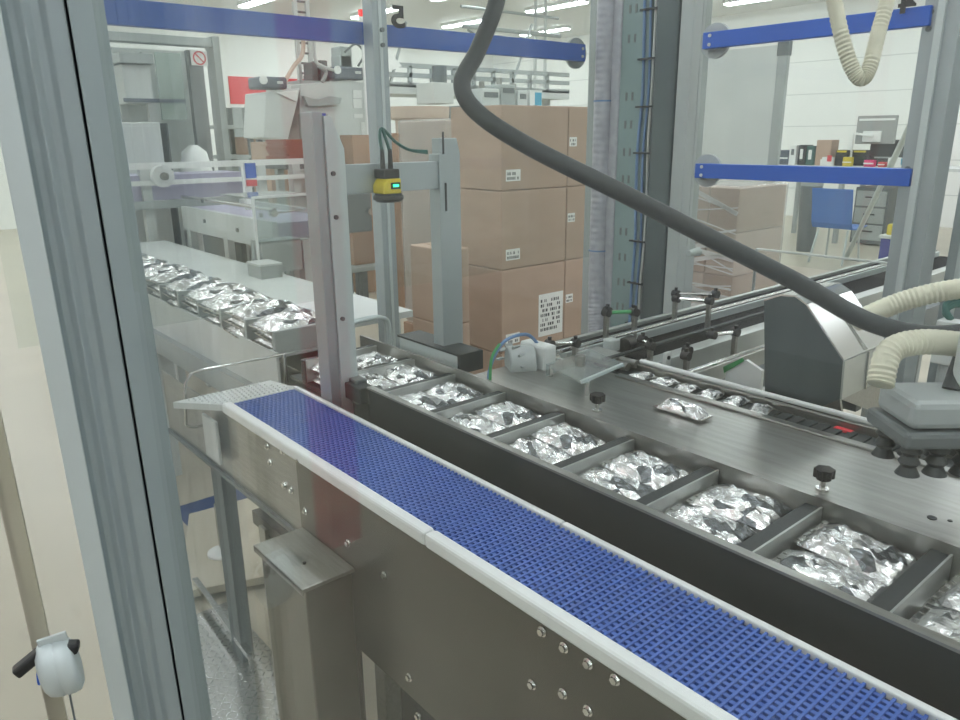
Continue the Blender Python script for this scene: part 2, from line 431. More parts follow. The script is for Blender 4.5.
box((FU+.03, rp.y+.03, 1.2), (FU+.034, q0.y+.03, 2.7)).build('clear_sheet', M['paneb'], rbar)
text('4', basis((0, 1, 0), (0, 0, 1), (1, 0, 0), onu(907, 4, FU-.02)) @ Matrix.Diagonal((1.3, 1, 1, 1)), .075, M['black'], rbar, 'black mirrored number four')

# ---------------------------------------------------------------- blue belt conveyor
bc = thing('belt_conveyor', 'long blue modular belt conveyor with white edges in the foreground', 'conveyor', (.82, .7, 0))
BV0, BV1 = -.7, 1.93
g = MB(); pitch = .0127; n = int((BV1-BV0)/pitch)
for i in range(n):
    v = BV0 + i*pitch
    g.box((.737, v, .944), (.921, v+.0042, .95))
    k0 = .737 + (0 if i % 2 else .0062)
    u = k0
    while u < .915:
        g.box((u, v+.0042, .943), (u+.0066, v+pitch, .9485)); u += .0124
g.build('belt', M['belt'], bc)
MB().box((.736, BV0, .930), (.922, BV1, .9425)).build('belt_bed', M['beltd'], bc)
s = MB().box((.708, BV0, .926), (.7355, 1.0, .955)).box((.708, 1.002, .926), (.7355, BV1+.005, .955)); s.build('near_edge_strip', M['strip'], bc, .006)
s = MB().box((.9225, BV0, .93), (.936, .86, .955)).box((.9225, .862, .93), (.936, BV1+.005, .955)); s.build('far_edge_strip', M['strip'], bc, .003)
MB().box((.716, BV0, .54), (.72, 1.275, .93)).box((.716, 1.275, .05), (.72, 1.52, .93)).build('side_panel', M['steelp'], bc)
MB().box((.716, 1.52, .725), (.72, 2.45, .926)).build('end_panel', M['steel'], bc)
MB().box((.706, 1.52, .715), (.722, 2.45, .726)).build('end_panel_lip', M['dgrey'], bc)
MB().box((.93, BV0, .6), (.934, BV1, .93)).build('back_panel', M['steelp'], bc)
MB().box((.74, BV0, .60), (.92, BV1-.05, .64)).build('cross_frame', M['dark'], bc)
bl = [onu(x, y, .716) for x, y in ((543, 631), (565, 647), (589, 663), (616, 679), (533, 684), (564, 693), (589, 710), (410, 677), (419, 716), (349, 543), (349, 583), (268, 446), (284, 451), (300, 460), (271, 462), (285, 485), (292, 490), (306, 511), (385, 575))]
for p in bl:
    h = MB().cyl((.716, p.y, p.z), (.708, p.y, p.z), .0062, seg=6).cyl((.716, p.y, p.z), (.7135, p.y, p.z), .009, seg=14)
    h.build('bolt', M['bright'], bc)
for v in (-.5, 1.22, 1.80):
    for u in (.75, .90):
        MB().box((u-.02, v-.02, .012), (u+.02, v+.02, .62)).cyl((u, v, 0), (u, v, .012), .035).build('leg', M['steel'], bc)
# box housing with lid plate on the near side
hb = thing('drive_cover', 'stainless box with flat projecting lid under the near belt edge', 'drive cover', (.655, 1.4, 0))
MB().box((.602, 1.285, .0), (.714, 1.50, .735)).build('housing', M['steelp'], hb, .004)
MB().box((.588, 1.272, .742), (.714, 1.51, .752)).box((.588, 1.272, .735), (.592, 1.51, .752)).build('lid_plate', M['steel'], hb, .002)
MB().cyl((.64, 1.36, .752), (.64, 1.36, .755), .004, seg=10).build('screw', M['black'], hb)
# transfer grille at the far end of the belt
tp_ = MB().prism([(.62, 2.06, .927), (.72, 1.94, .927), (.94, 1.94, .927), (.91, 2.06, .927)], (0, 0, .018)).build('transfer_plate', M['lgrey'], bc)
st = MB()
for i in range(16):
    for k in range(6):
        u = .72+i*.0138-(k*.012); v = 1.955+k*.018
        if u < .925: st.cyl((u, v, .945), (u, v, .95), .0045, .003, 8)
st.build('studs', M['strip'], tp_)
# bent wire hoop
hp = [onv(186, 425, 2.09), onv(185, 390, 2.09), onv(189, 377, 2.09), onv(198, 371, 2.09), onv(240, 363, 2.09), onv(284, 354, 2.09)]
hh = MB(); hh.tube(hp, .004, 8, 4); hh.cyl(hp[-1], (hp[-1].x, 2.09, .0), .006); hh.tube([hp[0], hp[0]+Vector((.02, 0, -.012)), (.722, 2.09, hp[0].z-.014)], .004, 8, 4)
tag(hh.build('wire_hoop', M['bright'], smooth=True), 'thin bent steel wire hoop beyond the transfer plate', 'wire hoop')
MB().box((.735, 2.08, .0), (.775, 2.16, .72)).build('leg', M['dgrey'], bc)
MB().box((.80, BV0, .05), (.81, 1.27, .60)).build('lower_panel', M['dark'], bc)  # lower_panel: recessed dark sheet added for the shade in the opening below
pb = onu(214, 440, .70); MB().box((.690, pb.y-.05, pb.z-.06), (.700, pb.y+.05, pb.z+.07)).box((.700, pb.y-.01, pb.z-.01), (.716, pb.y+.01, pb.z+.01)).build('bracket_plate', M['lgrey'], bc, .003)
# floor base plates
p0 = onz(200, 575); 
bp_ = MB().prism([onz(180, 600, .02), onz(272, 582, .02), onz(262, 500, .02), onz(190, 520, .02)], (0, 0, .03))
tag(bp_.build('base_plinth', M['tan']), 'low beige machine plinth on the floor behind the box', 'plinth')
ft = thing('levelling_foot', 'round white levelling foot standing on the low beige plinth', 'foot', onz(222, 553, .05))
c = onz(222, 553, .05); MB().lathe(c, [(.055, 0), (.055, .008), (.03, .022), (.015, .03)], seg=28).build('foot_disc', M['white'], ft, smooth=True); MB().cyl(c+Vector((0, 0, .028)), c+Vector((0, 0, .22)), .009).build('stem', M['bright'], ft)
cp = MB(); c = onz(215, 660); cp.box((c.x-.12, c.y-.45, 0), (c.x+.16, c.y+.28, .006))
chk = cp.build('checker_plate', M['steel']); tag(chk, 'grey checker plate lying on the floor beside the near post', 'floor plate')
tr = MB()
for i in range(14):
    for k in range(30):
        x = c.x-.11+i*.02; y = c.y-.44+k*.024; s_ = 1 if (i+k) % 2 else -1
        tr.beam((x-.006, y-.006*s_, .0065), (x+.006, y+.006*s_, .0065), .0035, .002)
tr.build('tread', M['bright'], chk).location = (0, 0, 0)
sl = MB(); a_ = onz(195, 580, .07); b_ = onz(250, 655, .07); sl.beam(a_, b_, .02, .02); sl.cyl(a_, (a_.x, a_.y, 0), .008); sl.cyl(b_, (b_.x, b_.y, 0), .008)
tag(sl.build('floor_rail', M['bright']), 'slim bright steel rail just above the floor beside the plate', 'rail')

# ---------------------------------------------------------------- flighted tray conveyor
tc_ = thing('tray_conveyor', 'dark walled flighted conveyor carrying foil pouches in steel bins', 'conveyor', (1.15, .7, 0))
DV = [.334 + .2165*k for k in range(-4, 8)]         # divider positions
MB().box((1.008, -.7, .70), (1.02, 1.66, 1.0)).build('near_wall', M['dark'], tc_, .002)
MB().box((1.004, -.7, .998), (1.022, 1.66, 1.003)).build('wall_lip', M['steel'], tc_)
MB().box((1.008, 1.66, .70), (1.02, 1.82, .955)).box((.985, 1.665, .955), (1.03, 1.82, 1.0)).build('end_block', M['dark'], tc_, .003)
MB().box((1.285, -.7, .70), (1.293, 2.15, 1.002)).build('far_wall', M['deck'], tc_)
MB().box((1.02, -.7, .905), (1.285, 2.15, .915)).build('tray_floor', M['rubber'], tc_)
MB().box((1.03, -.7, .62), (1.28, 2.1, .70)).build('chassis', M['dgrey'], tc_)
for v in DV + [1.835, 2.05]:
    if v > 2.1: continue
    d = MB().box((1.022, v-.004, .915), (1.284, v+.026, .985)).build('flight_bar', M['dark'], tc_, .002)
    MB().box((1.024, v-.008, .917), (1.282, v-.0042, .988)).build('flight_plate', M['tray'], d)
for v in (-.6, .6, 1.6):
    for u in (1.05, 1.26): MB().box((u-.02, v-.02, .0), (u+.02, v+.02, .62)).build('leg', M['mgrey'], tc_)

def pouch(seed, L_=.158, W_=.112, H_=.034, nm='foil_pouch'):
    rnd = random.Random(seed); nx, ny = 12, 16; b = bmesh.new(); off = rnd.random()*50
    top = {}; bot = {}
    for j in range(ny+1):
        for i in range(nx+1):
            x = -1+2*i/nx; y = -1+2*j/ny
            prof = max(0, 1-abs(x)**2.6)**.6 * max(0, 1-abs(y*1.06)**5 if abs(y) < .943 else 0)**.6
            nz = noise.noise(Vector((x*2.3+off, y*3+off, 0)))*.34 + noise.noise(Vector((x*6+off, y*7, 3)))*.34
            px = x*W_/2*(1-.06*(1-abs(y))) ; py = y*L_/2
            px += .003*noise.noise(Vector((x*3, y*3, off)))
            h = H_*prof*(.78+nz)
            top[i, j] = b.verts.new((px, py, H_*.2 + h*.8 + .0008))
            bot[i, j] = b.verts.new((px, py, H_*.2 - H_*.2*prof))
    for j in range(ny):
        for i in range(nx):
            b.faces.new((top[i, j], top[i+1, j], top[i+1, j+1], top[i, j+1]))
            b.faces.new((bot[i, j], bot[i, j+1], bot[i+1, j+1], bot[i+1, j]))
    for j in range(ny):
        for i in (0, nx): b.faces.new((top[i, j], bot[i, j], bot[i, j+1], top[i, j+1]))
    for i in range(nx):
        for j in (0, ny): b.faces.new((top[i, j], bot[i, j], bot[i+1, j], top[i+1, j]))
    bmesh.ops.recalc_face_normals(b, faces=b.faces)
    me = bpy.data.meshes.new(nm); b.to_mesh(me); b.free(); me.materials.append(FOIL[seed % 3])
    for i_, f in enumerate(me.polygons): f.use_smooth = (i_ % 3 != 0)
    o = bpy.data.objects.new(nm, me); COL.objects.link(o)
    for s in (-1, 1):
        c = MB()
        for k in range(10):
            x0 = -W_/2*.93 + k*W_*.093
            c.box((x0, s*L_/2*.93, H_*.2-.001), (x0+W_*.086, s*(L_/2+.008), H_*.2+.0012+.0012*(k % 2)))
        c.build('crimped_seal', M['bright'], o)
    return o
protos = [pouch(k) for k in range(5)]
used = [False]*5
ORD = ['first', 'second', 'third', 'fourth', 'fifth', 'sixth', 'seventh', 'eighth', 'ninth', 'tenth', 'eleventh']
def put_pouch(loc, rz, label, group, tilt=0.0, sc=1.0):
    k = random.randrange(5)
    o = protos[k] if not used[k] else copy_tree(protos[k]); used[k] = True
    o.location = loc; o.rotation_euler = (tilt*random.uniform(-1, 1), tilt*random.uniform(-1, 1), rz); o.scale = (sc, sc, sc)
    tag(o, label, 'foil pouch', group); return o
bins = sorted(DV + [1.835, 2.05])
vis = [(a, b) for a, b in zip(bins, bins[1:]) if a > .05 and b < 2.1]
for bi, (va, vb) in enumerate(vis):
    vc = (va+.026+vb-.008)/2
    for s, side in ((1.091, 'near'), (1.217, 'far')):
        for lay in range(3):
            nm = ('bottom', 'middle', 'top')[lay]
            put_pouch((s+random.uniform(-.003, .003), vc+random.uniform(-.012, .012), .916+lay*.019), random.uniform(-.06, .06)+(PI if random.random() < .5 else 0),
                      f'{nm} silver foil pouch in the {side} half of the {ORD[bi]} tray bin from the right', 'silver pouches in the front tray bins', .05*(lay > 0), 1.03)

# rear flighted conveyor behind the fence
rc = thing('rear_conveyor', 'grey flighted conveyor of silver pouches running behind the fence at left', 'conveyor', (1.17, 3.7, 0))
MB().box((1.05, 2.31, .78), (1.06, 5.1, .95)).build('near_wall', M['lgrey'], rc)
MB().box((1.02, 2.31, .735), (1.05, 5.1, .79)).build('lower_rail', M['mgrey'], rc)
MB().box((1.06, 2.31, .93), (1.32, 5.1, .94)).build('tray_floor', M['mgrey'], rc)
MB().box((1.06, 2.31, .66), (1.32, 5.1, .735)).build('chassis', M['mgrey'], rc)
MB().box((1.34, 2.31, .985), (1.62, 5.1, 1.01)).build('top_deck', M['lgrey'], rc)
MB().box((1.325, 2.31, .735), (1.34, 5.1, 1.01)).build('far_wall', M['lgrey'], rc)
RV = [2.33+.23*k for k in range(12)]
for v in RV: MB().box((1.056, v-.006, .94), (1.322, v+.012, 1.02)).build('flight_bar', M['mgrey'], rc, .002)
for v in (2.4, 3.7, 5.0):
    for u in (1.08, 1.58): MB().box((u-.025, v-.025, 0), (u+.025, v+.025, .66 if u < 1.3 else .97)).build('leg', M['lgrey'], rc)
for k, v in enumerate(RV[:-1]):
    vc = v+.12
    for lay in range(3):
        put_pouch((1.185+random.uniform(-.01, .01), vc+random.uniform(-.006, .006), .941+lay*.03), PI/2+random.uniform(-.08, .08),
                  f'{("bottom", "middle", "top")[lay]} silver pouch of the pile in the {ORD[k]} bin behind the fence', 'silver pouches behind the fence', .04, 1.5)

# ---------------------------------------------------------------- steel deck with knobs
dk = thing('steel_deck', 'flat stainless deck beside the pouch bins with two black knobs', 'deck', (1.45, .8, 0))
MB().box((1.296, -.7, .985), (1.60, 1.56, 1.0)).build('plate', M['deck'], dk, .002)
MB().box((1.575, -.7, 1.0), (1.60, 1.28, 1.006)).build('far_ridge', M['steel'], dk, .002)
MB().box((1.30, -.7, .90), (1.60, 1.5, .985)).build('under_frame', M['dgrey'], dk)
for v in (-.5, 1.3):
    for u in (1.33, 1.57): MB().box((u-.02, v-.02, 0), (u+.02, v+.02, .9)).build('leg', M['mgrey'], dk)
for px, py in ((597, 411), (822, 490)):
    c = onz(px, py, 1.0)
    k = MB().cyl((c.x, c.y, 1.022), (c.x, c.y, 1.044), .013, .017, 20)
    for i in range(6):
        a_ = i*PI/3; k.cyl((c.x+.014*math.cos(a_), c.y+.014*math.sin(a_), 1.026), (c.x+.014*math.cos(a_), c.y+.014*math.sin(a_), 1.044), .0055, seg=8)
    k = k.build('clamp_knob', M['black'], dk, .001)
    MB().cyl((c.x, c.y, 1.0), (c.x, c.y, 1.024), .005).cyl((c.x, c.y, 1.0), (c.x, c.y, 1.005), .012).build('stem', M['bright'], k)
for px, py, r in ((932, 518, .008), (950, 521, .004)):
    c = onz(px, py, 1.0); MB().cyl((c.x, c.y, 1.0), (c.x, c.y, 1.0012), r, seg=14).build('stain', M['dark'], dk)
c = onz(682, 414, 1.0)
sp = pouch(41, .12, .05, .034); sp.location = (c.x, c.y, 1.0); sp.rotation_euler = (0, 0, math.radians(20)+0)
tag(sp, 'single loose silver pouch lying alone on the stainless deck', 'foil pouch')
d_ = Vector((onz(703, 418, 1.0)-onz(662, 406, 1.0))); sp.rotation_euler = (0, 0, math.atan2(d_.y, d_.x)-PI/2)

# slot conveyor beside the deck
sv = thing('slot_conveyor', 'narrow dark chain slot behind the steel deck with small white packs', 'conveyor', (1.68, .7, 0))
MB().box((1.605, -.6, .97), (1.70, 1.34, .984)).build('chain_bed', M['rubber'], sv)
MB().box((1.70, -.6, .93), (1.712, 1.34, 1.005)).build('far_guide', M['steel'], sv, .002)
MB().box((1.70, -.6, .80), (1.72, 1.34, .93)).build('side_panel', M['dark'], sv)
MB().cyl((1.718, -.6, 1.012), (1.718, 1.30, 1.012), .007, seg=10).build('guide_rod', M['strip'], sv)
lk = MB()
for i in range(60): lk.box((1.615, -.55+i*.031, .984), (1.69, -.55+i*.031+.018, .989))
lk.build('chain_links', M['rubber'], sv)
for v in (-.4, .5, 1.25): MB().box((1.63, v-.02, 0), (1.67, v+.02, .97)).build('leg', M['mgrey'], sv)
for i in range(6):
    v = 1.24-i*.072
    k = random.randrange(5)
    o = put_pouch((1.652+random.uniform(-.006, .006), v, .990), random.uniform(-.3, .3)+PI/2, f'{ORD[i]} small white pack from the far end of the chain slot', 'small packs in the chain slot', .1, .46)

# ---------------------------------------------------------------- sensor gantry
gt = thing('sensor_gantry', 'pale grey gantry frame straddling the pouch conveyor with two uprights', 'gantry', (1.15, 1.75, .95))
GV = 1.755
a = onv(312, 120, GV); b = onv(345, 120, GV)
lx0, lx1 = onv(314, 165, GV).x, onv(343, 165, GV).x
rx0, rx1 = onv(438, 165, GV).x, onv(459, 165, GV).x
ztopL = onv(325, 112, GV).z; ztopR = onv(447, 138, GV).z
zc0 = onv(390, 192, GV).z; zc1 = onv(390, 163, GV).z
MB().box((lx0, GV-.006, .70), (lx0+.030, GV+.055, ztopL)).build('left_upright', M['alu'], gt, .002)
MB().prism([(lx0+.030, GV-.012, .90), (lx1, GV-.012, .90), (lx1, GV-.012, 1.62), (lx0+.05, GV-.012, 1.70), (lx0+.030, GV-.012, 1.70)], (0, .05, 0)).build('left_web', M['alul'], gt, .001)
MB().prism([(rx0, GV-.006, 1.03), (rx1, GV-.006, 1.03), (rx1, GV-.006, 1.60), (rx1-.012, GV-.006, ztopR), (rx0+.012, GV-.006, ztopR), (rx0+.012, GV-.006, 1.60), (rx0, GV-.006, 1.60)], (0, .05, 0)).build('right_upright', M['alu'], gt, .002)
MB().box((rx0+.018, GV-.009, 1.44), (rx0+.023, GV-.0061, 1.52)).box((rx0+.012, GV-.009, 1.60), (rx0+.017, GV-.0061, 1.66)).build('slot', M['dark'], gt)
MB().box((lx0+.03, GV+.0, zc0), (rx0+.01, GV+.03, zc1)).build('cross_beam', M['alu'], gt, .002)
bl_ = MB()
for z in (1.18, 1.45, 1.56): bl_.cyl((lx0+.045, GV-.012, z), (lx0+.045, GV-.018, z), .006, seg=10)
bl_.build('bolt', M['dgrey'], gt)
fpL = onu(411, 338, 1.36); 
MB().box((1.315, 1.65, .985), (1.395, 1.955, 1.03)).build('foot_plate', M['alul'], gt, .001)
MB().box((1.31, 1.645, 1.03), (1.40, 1.96, 1.036)).box((1.31, 1.645, .977), (1.40, 1.96, .984)).box((1.31, 1.64, .977), (1.40, 1.65, 1.036)).build('foot_trim', M['dark'], gt)
MB().box((1.33, 1.90, 0), (1.38, 1.95, .98)).build('floor_leg', M['alu'], gt)
MB().box((lx0, GV, 0), (lx0+.03, GV+.05, .70)).build('floor_leg', M['alu'], gt)
cb = MB().box((1.0, GV-.05, .94), (1.035, GV+.03, 1.01)).cyl((.998, GV-.03, .985), (.99, GV-.03, .985), .012).build('clamp_block', M['dgrey'], gt, .003)
# yellow sensor
cs = onv(388, 185, GV-.03)
se = thing('safety_scanner', 'small yellow and black scanner with green light hanging on the gantry beam', 'scanner', cs)
x, y, z = cs
MB().prism([(x-.024, GV-.05, z-.018), (x+.022, GV-.05, z-.018), (x+.022, GV-.05, z+.014), (x-.014, GV-.05, z+.014), (x-.024, GV-.05, z)], (0, .045, 0)).build('yellow_housing', M['yellow'], se, .003)
MB().box((x-.018, GV-.045, z+.014), (x+.022, GV-.002, z+.034)).build('black_cap', M['black'], se, .002)
MB().lathe((x, GV-.03, z-.036), [(.026, 0), (.034, .006), (.034, .012), (.028, .018)], seg=24).build('optic_disc', M['black'], se, smooth=True)
MB().box((x-.006, GV-.053, z-.008), (x+.018, GV-.0495, z+.006)).build('display', M['black'], se, .001)
MB().box((x-.002, GV-.0545, z-.003), (x+.012, GV-.052, z+.002)).build('status_light', M['led'], se)
pg = MB()
for s in (-.008, .012): pg.cyl((x+s, GV-.025, z+.034), (x+s, GV-.025, z+.075), .006, .004, 12)
pg.build('plug', M['black'], se)
cbm = MB()
for s in (-.008, .012):
    cbm.tube([(x+s, GV-.025, z+.07), (x+s*.6-.004, GV-.02, z+.105), (x+.006, GV-.01, z+.118), (x+.045, GV, z+.09), (x+.09, GV+.01, z+.072), (x+.14, GV+.012, z+.066+s*.2)], .0034, 8)
cbm.build('cable', M['green'], se, smooth=True)

se.scale = (1.22, 1.22, 1.22)
# bent grey tube guard behind the gantry
gb = MB()
for off in (0, .02):
    P_ = [onv(338, 328, 2.1), onv(365, 320, 2.1), onv(383, 318, 2.1), onv(389, 325, 2.1), onv(390, 348, 2.1)]
    P_ = [p+Vector((0, off, 0)) for p in P_]; gb.tube(P_, .007, 10, 4)
gb.cyl(P_[-1], (P_[-1].x, P_[-1].y, .5), .007)
tag(gb.build('tube_guard', M['alul'], smooth=True), 'bent pale grey tube guard behind the gantry uprights', 'tube guard')

# ---------------------------------------------------------------- motor with cable, acrylic plate
mo = thing('gear_motor', 'round grey motor with curved cable standing in front of the stacked cartons', 'motor', onv(527, 363, 1.5))
mc = onv(527, 363, 1.5); mo.location.y = 1.5
MB().cyl((mc.x-.03, 1.53, mc.z), (mc.x+.02, 1.50, mc.z), .036, seg=24).build('motor_body', M['mgrey'], mo, .004, True)
fn = MB()
for i in range(10):
    a_ = i*PI/5; d0 = Vector((0, math.cos(a_), math.sin(a_)))
    q = Vector((mc.x-.02, 1.525, mc.z)); fn.beam(q+d0*.034, q+d0*.042, .02, .004)
fn.build('cooling_fin', M['mgrey'], mo)
MB().box((mc.x+.015, 1.46, mc.z-.045), (mc.x+.05, 1.54, mc.z+.04)).build('gearbox', M['lgrey'], mo, .006)
MB().cyl((mc.x+.05, 1.50, mc.z-.005), (mc.x+.085, 1.49, mc.z-.005), .013).build('shaft', M['bright'], mo)
MB().box((mc.x-.02, 1.48, .965), (mc.x+.04, 1.55, mc.z-.03)).build('bracket', M['dgrey'], mo)
MB().tube([onv(504, 392, 1.5), onv(499, 375, 1.5), onv(503, 358, 1.5), onv(512, 346, 1.5), onv(527, 342, 1.5), onv(536, 350, 1.5)],   .0038, 8).build('cable', M['bluecable'], mo, smooth=True)
MB().tube([onv(500, 380, 1.49), onv(501, 360, 1.49), onv(507, 349, 1.49)], .003, 8).build('earth_wire', M['greenp'], mo, smooth=True)
mo.scale = (1.35, 1.35, 1.35)
ac = thing('acrylic_guard', 'clear acrylic plate bracket at the near end of the cross conveyor', 'guard', (1.5, 1.33, 1.0))
P4 = [onz(546, 366, 1.035), onz(590, 351, 1.035), onz(624, 366, 1.035), onz(582, 384, 1.035)]
MB().prism(P4, (0, 0, .006)).build('top_sheet', M['acryl'], ac)
MB().prism([P4[0], P4[1], P4[1]-Vector((0, 0, .03)), P4[0]-Vector((0, 0, .03))], (.004, .004, 0)).build('back_flange', M['acryl'], ac)
MB().prism([P4[3], P4[2], P4[2]+Vector((0, .004, .008)), P4[3]+Vector((0, .004, .008))], (.0, .004, 0)).build('front_lip', M['alul'], ac)
for p in (P4[0], P4[3]): MB().cyl((p.x+.02, p.y, 1.0), (p.x+.02, p.y, 1.035), .006).build('standoff', M['bright'], ac)
c = (P4[0]+P4[2])/2; MB().cyl((c.x-.02, c.y, 1.041), (c.x-.02, c.y, 1.07), .014).cyl((c.x+.01, c.y+.02, 1.041), (c.x+.01, c.y+.02, 1.06), .01).build('bolt', M['steel'], ac)

# ---------------------------------------------------------------- cross conveyor (runs away to the right)
cc = thing('cross_conveyor', 'black belt cross conveyor with steel rails and clamped guides running away right', 'conveyor', (2.6, 1.35, 0))
CZ = 1.0
MB().box((1.62, 1.505, CZ-.09), (4.6, 1.55, CZ+.012)).build('far_rail', M['alul'], cc, .002)
MB().box((1.74, 1.275, CZ-.09), (4.6, 1.325, CZ+.004)).build('near_rail', M['tray'], cc, .002)
MB().box((1.74, 1.33, CZ-.05), (4.6, 1.50, CZ-.012)).build('belt', M['beltblk'], cc)
MB().box((1.64, 1.56, CZ-.07), (4.6, 1.60, CZ-.0)).build('rear_strip', M['beltblk'], cc)
MB().box((1.64, 1.605, CZ-.08), (4.6, 1.625, CZ+.012)).build('rear_rail', M['tray'], cc, .002)
MB().box((1.74, 1.18, CZ-.07), (2.4, 1.19, CZ-.02)).build('front_panel', M['tray'], cc)
MB().cyl((1.74, 1.165, CZ+.0), (2.5, 1.165, CZ+.0), .007).build('front_rod', M['bright'], cc)
MB().cyl((1.58, 1.49, CZ+.028), (4.5, 1.49, CZ+.028), .006).build('guide_rod', M['bright'], cc)
MB().cyl((1.60, 1.345, CZ+.03), (2.6, 1.345, CZ+.03), .005).build('guide_rod', M['dark'], cc)
MB().box((1.74, 1.18, CZ-.2), (4.6, 1.62, CZ-.1)).build('chassis', M['dgrey'], cc)
for u in (1.66, 1.70): MB().cyl((u, 1.30, CZ+.005), (u, 1.50, CZ+.005), .012, seg=14).build('transfer_roller', M['steel'], cc, 0, True)
MB().box((1.62, 1.36, CZ+.012), (1.72, 1.47, CZ+.022)).build('transfer_plate', M['tray'], cc, .002)
MB().cyl((1.76, 1.40, CZ+.03), (1.81, 1.41, CZ+.03), .024, seg=18).build('drive_wheel', M['black'], cc, .003)
MB().box((1.72, 1.41, CZ+.012), (1.76, 1.45, CZ+.05)).build('sensor_block', M['mgrey'], cc, .006)
kp = MB().box((1.745, 1.235, CZ-.03), (1.775, 1.245, CZ+.045)).build('hinge_plate', M['lgrey'], cc, .004)
MB().cyl((1.76, 1.235, CZ+.028), (1.76, 1.232, CZ+.028), .006).build('hole', M['black'], kp)
for u in (1.85, 3.2, 4.5):
    for v in (1.22, 1.5): MB().box((u-.02, v-.02, 0), (u+.02, v+.02, CZ-.2)).build('leg', M['mgrey'], cc)
def clamp(u, v, h, arm, gp=False):
    b_ = MB().box((u-.007, v-.007, CZ-.03), (u+.007, v+.007, CZ+h)).build('guide_bracket', M['steel'], cc, .001)
    MB().cyl((u, v, CZ+h), (u+arm[0], v+arm[1], CZ+h+arm[2]), .006, seg=10).build('arm', M['greenp'] if gp else M['bright'], b_)
    k = MB()
    for q in ((u, v, CZ+h), (u+arm[0], v+arm[1], CZ+h+arm[2])):
        q = Vector(q); k.cyl(q-Vector((0, .012, 0)), q+Vector((0, .012, 0)), .013, seg=14); k.cyl(q, q+Vector((0, 0, .022)), .006, seg=8)
    k.build('clamp_knob', M['black'], b_)
clamp(1.83, 1.53, .10, (.11, -.02, -.01), True)
clamp(1.95, 1.51, .085, (-.08, .05, .01))
clamp(2.20, 1.53, .11, (.09, -.10, .0))
clamp(2.24, 1.42, .095, (-.05, .10, .0))
clamp(1.80, 1.20, .05, (-.05, -.03, .0))
clamp(2.05, 1.20, .06, (-.08, .03, .0))
clamp(1.62, 1.47, .05, (-.09, .02, .01))
clamp(2.55, 1.25, .05, (.05, .08, .0))
clamp(1.76, 1.30, .05, (.04, .06, .0))
# white/green leaflets under the conveyor and curved chute
cz = thing('curved_chute', 'curved steel chute holding white card below the cross conveyor', 'chute', (1.9, 1.0, .8))
P_ = [onu(724, 383, 1.9), onu(732, 392, 1.9), onu(750, 398, 1.9), onu(772, 402, 1.9)]
for a_, b_ in zip(P_, P_[1:]): pass
sh = MB().prism([p for p in P_]+[p-Vector((0, 0, .012)) for p in reversed(P_)], (.12, 0, 0)); sh.build('slide', M['steel'], cz)
MB().prism([onu(727, 366, 1.92), onu(746, 360, 1.92), onu(762, 371, 1.92), onu(760, 398, 1.92), onu(724, 388, 1.92)], (.012, 0, 0)).build('white_card', M['white'], cz)
MB().prism([onu(723, 367, 1.915), onu(742, 358, 1.915), onu(744, 361, 1.915), onu(724, 373, 1.915)], (.004, 0, 0)).build('green_edge', M['greenp'], cz)
p = onu(748, 398, 1.95); MB().box((1.93, p.y-.02, 0), (1.97, p.y+.02, p.z-.01)).build('stand', M['mgrey'], cz)

# ---------------------------------------------------------------- angular steel guard
gd = thing('machine_guard', 'large angular stainless guard with a dark side and bright sloped front', 'machine guard', (1.85, .85, .9))
GU = 1.75
prof = [onu(x, y, GU) for x, y in ((764, 301), (780, 296), (795, 297), (806, 305), (843, 361), (840, 399), (798, 416), (765, 402))]
MB().prism(prof, (.008, 0, 0)).build('side_plate', M['gband'], gd)
DU = .235
top = prof[0:5]
sh = MB()
for a_, b_ in zip(top, top[1:]):
    e = Vector((DU, 0, 0)); n_ = (b_-a_).cross(e).normalized()*.004
    if n_.z < 0: n_ = -n_
    sh.prism([a_+Vector((.0, 0, 0)), b_, b_+e, a_+e], n_)
sh.build('sloped_cover', M['bright'], gd)
a_, b_ = prof[4], onu(843, 399, GU+.0); b_ = Vector((GU, prof[4].y-.004, prof[5].z)); e = Vector((DU, 0, 0))
MB().prism([a_, b_, b_+e, a_+e], (0, -.005, 0)).build('front_panel', M['tray'], gd)
sm = MB(); mid_e = Vector((DU*.52, 0, 0))
for a2, b2 in zip(top[2:], top[3:]+[]):
    sm.beam(a2+mid_e+Vector((0, 0, .006)), b2+mid_e+Vector((0, -.003, .006)), .006, .006)
sm.beam(prof[4]+mid_e+Vector((0, -.007, 0)), b_+mid_e+Vector((0, -.007, 0)), .005, .005)
sm.build('seam', M['bright'], gd)
MB().prism([p+Vector((DU, 0, 0)) for p in prof], (.008, 0, 0)).build('far_plate', M['steel'], gd)
tip = Vector((GU+.03, b_.y-.012, b_.z-.085))
MB().prism([prof[7], prof[6], b_, tip+Vector((-.01, 0, 0))], (.01, 0, 0)).prism([b_, b_+e, tip+e*.75], (0, -.004, 0)).build('lower_pan', M['steel'], gd)
MB().box((GU+.08, prof[7].y-.04, 0), (GU+.13, prof[7].y+.01, prof[7].z+.05)).build('stand', M['dgrey'], gd)
MB().box((GU+.10, prof[7].y-.03, prof[7].z), (GU+.13, prof[5].y, prof[7].z+.03)).build('inner_brace', M['dgrey'], gd)
ra = thing('guide_track', 'pale steel track with dark groove running past the foot of the angular guard', 'track', (1.8, .6, 0))
MB().box((1.735, -.5, .955), (1.775, 1.12, .965)).build('groove', M['black'], ra)
MB().box((1.775, -.5, .945), (1.79, 1.12, .985)).build('rail', M['alul'], ra, .002)
for v in (-.4, 1.0): MB().box((1.755, v-.015, 0), (1.785, v+.015, .955)).build('leg', M['mgrey'], ra)
p = onz(843, 431, .985); MB().box((p.x-.006, p.y-.02, .965), (p.x+.01, p.y+.02, .99)).build('red_stop', M['red'], ra)

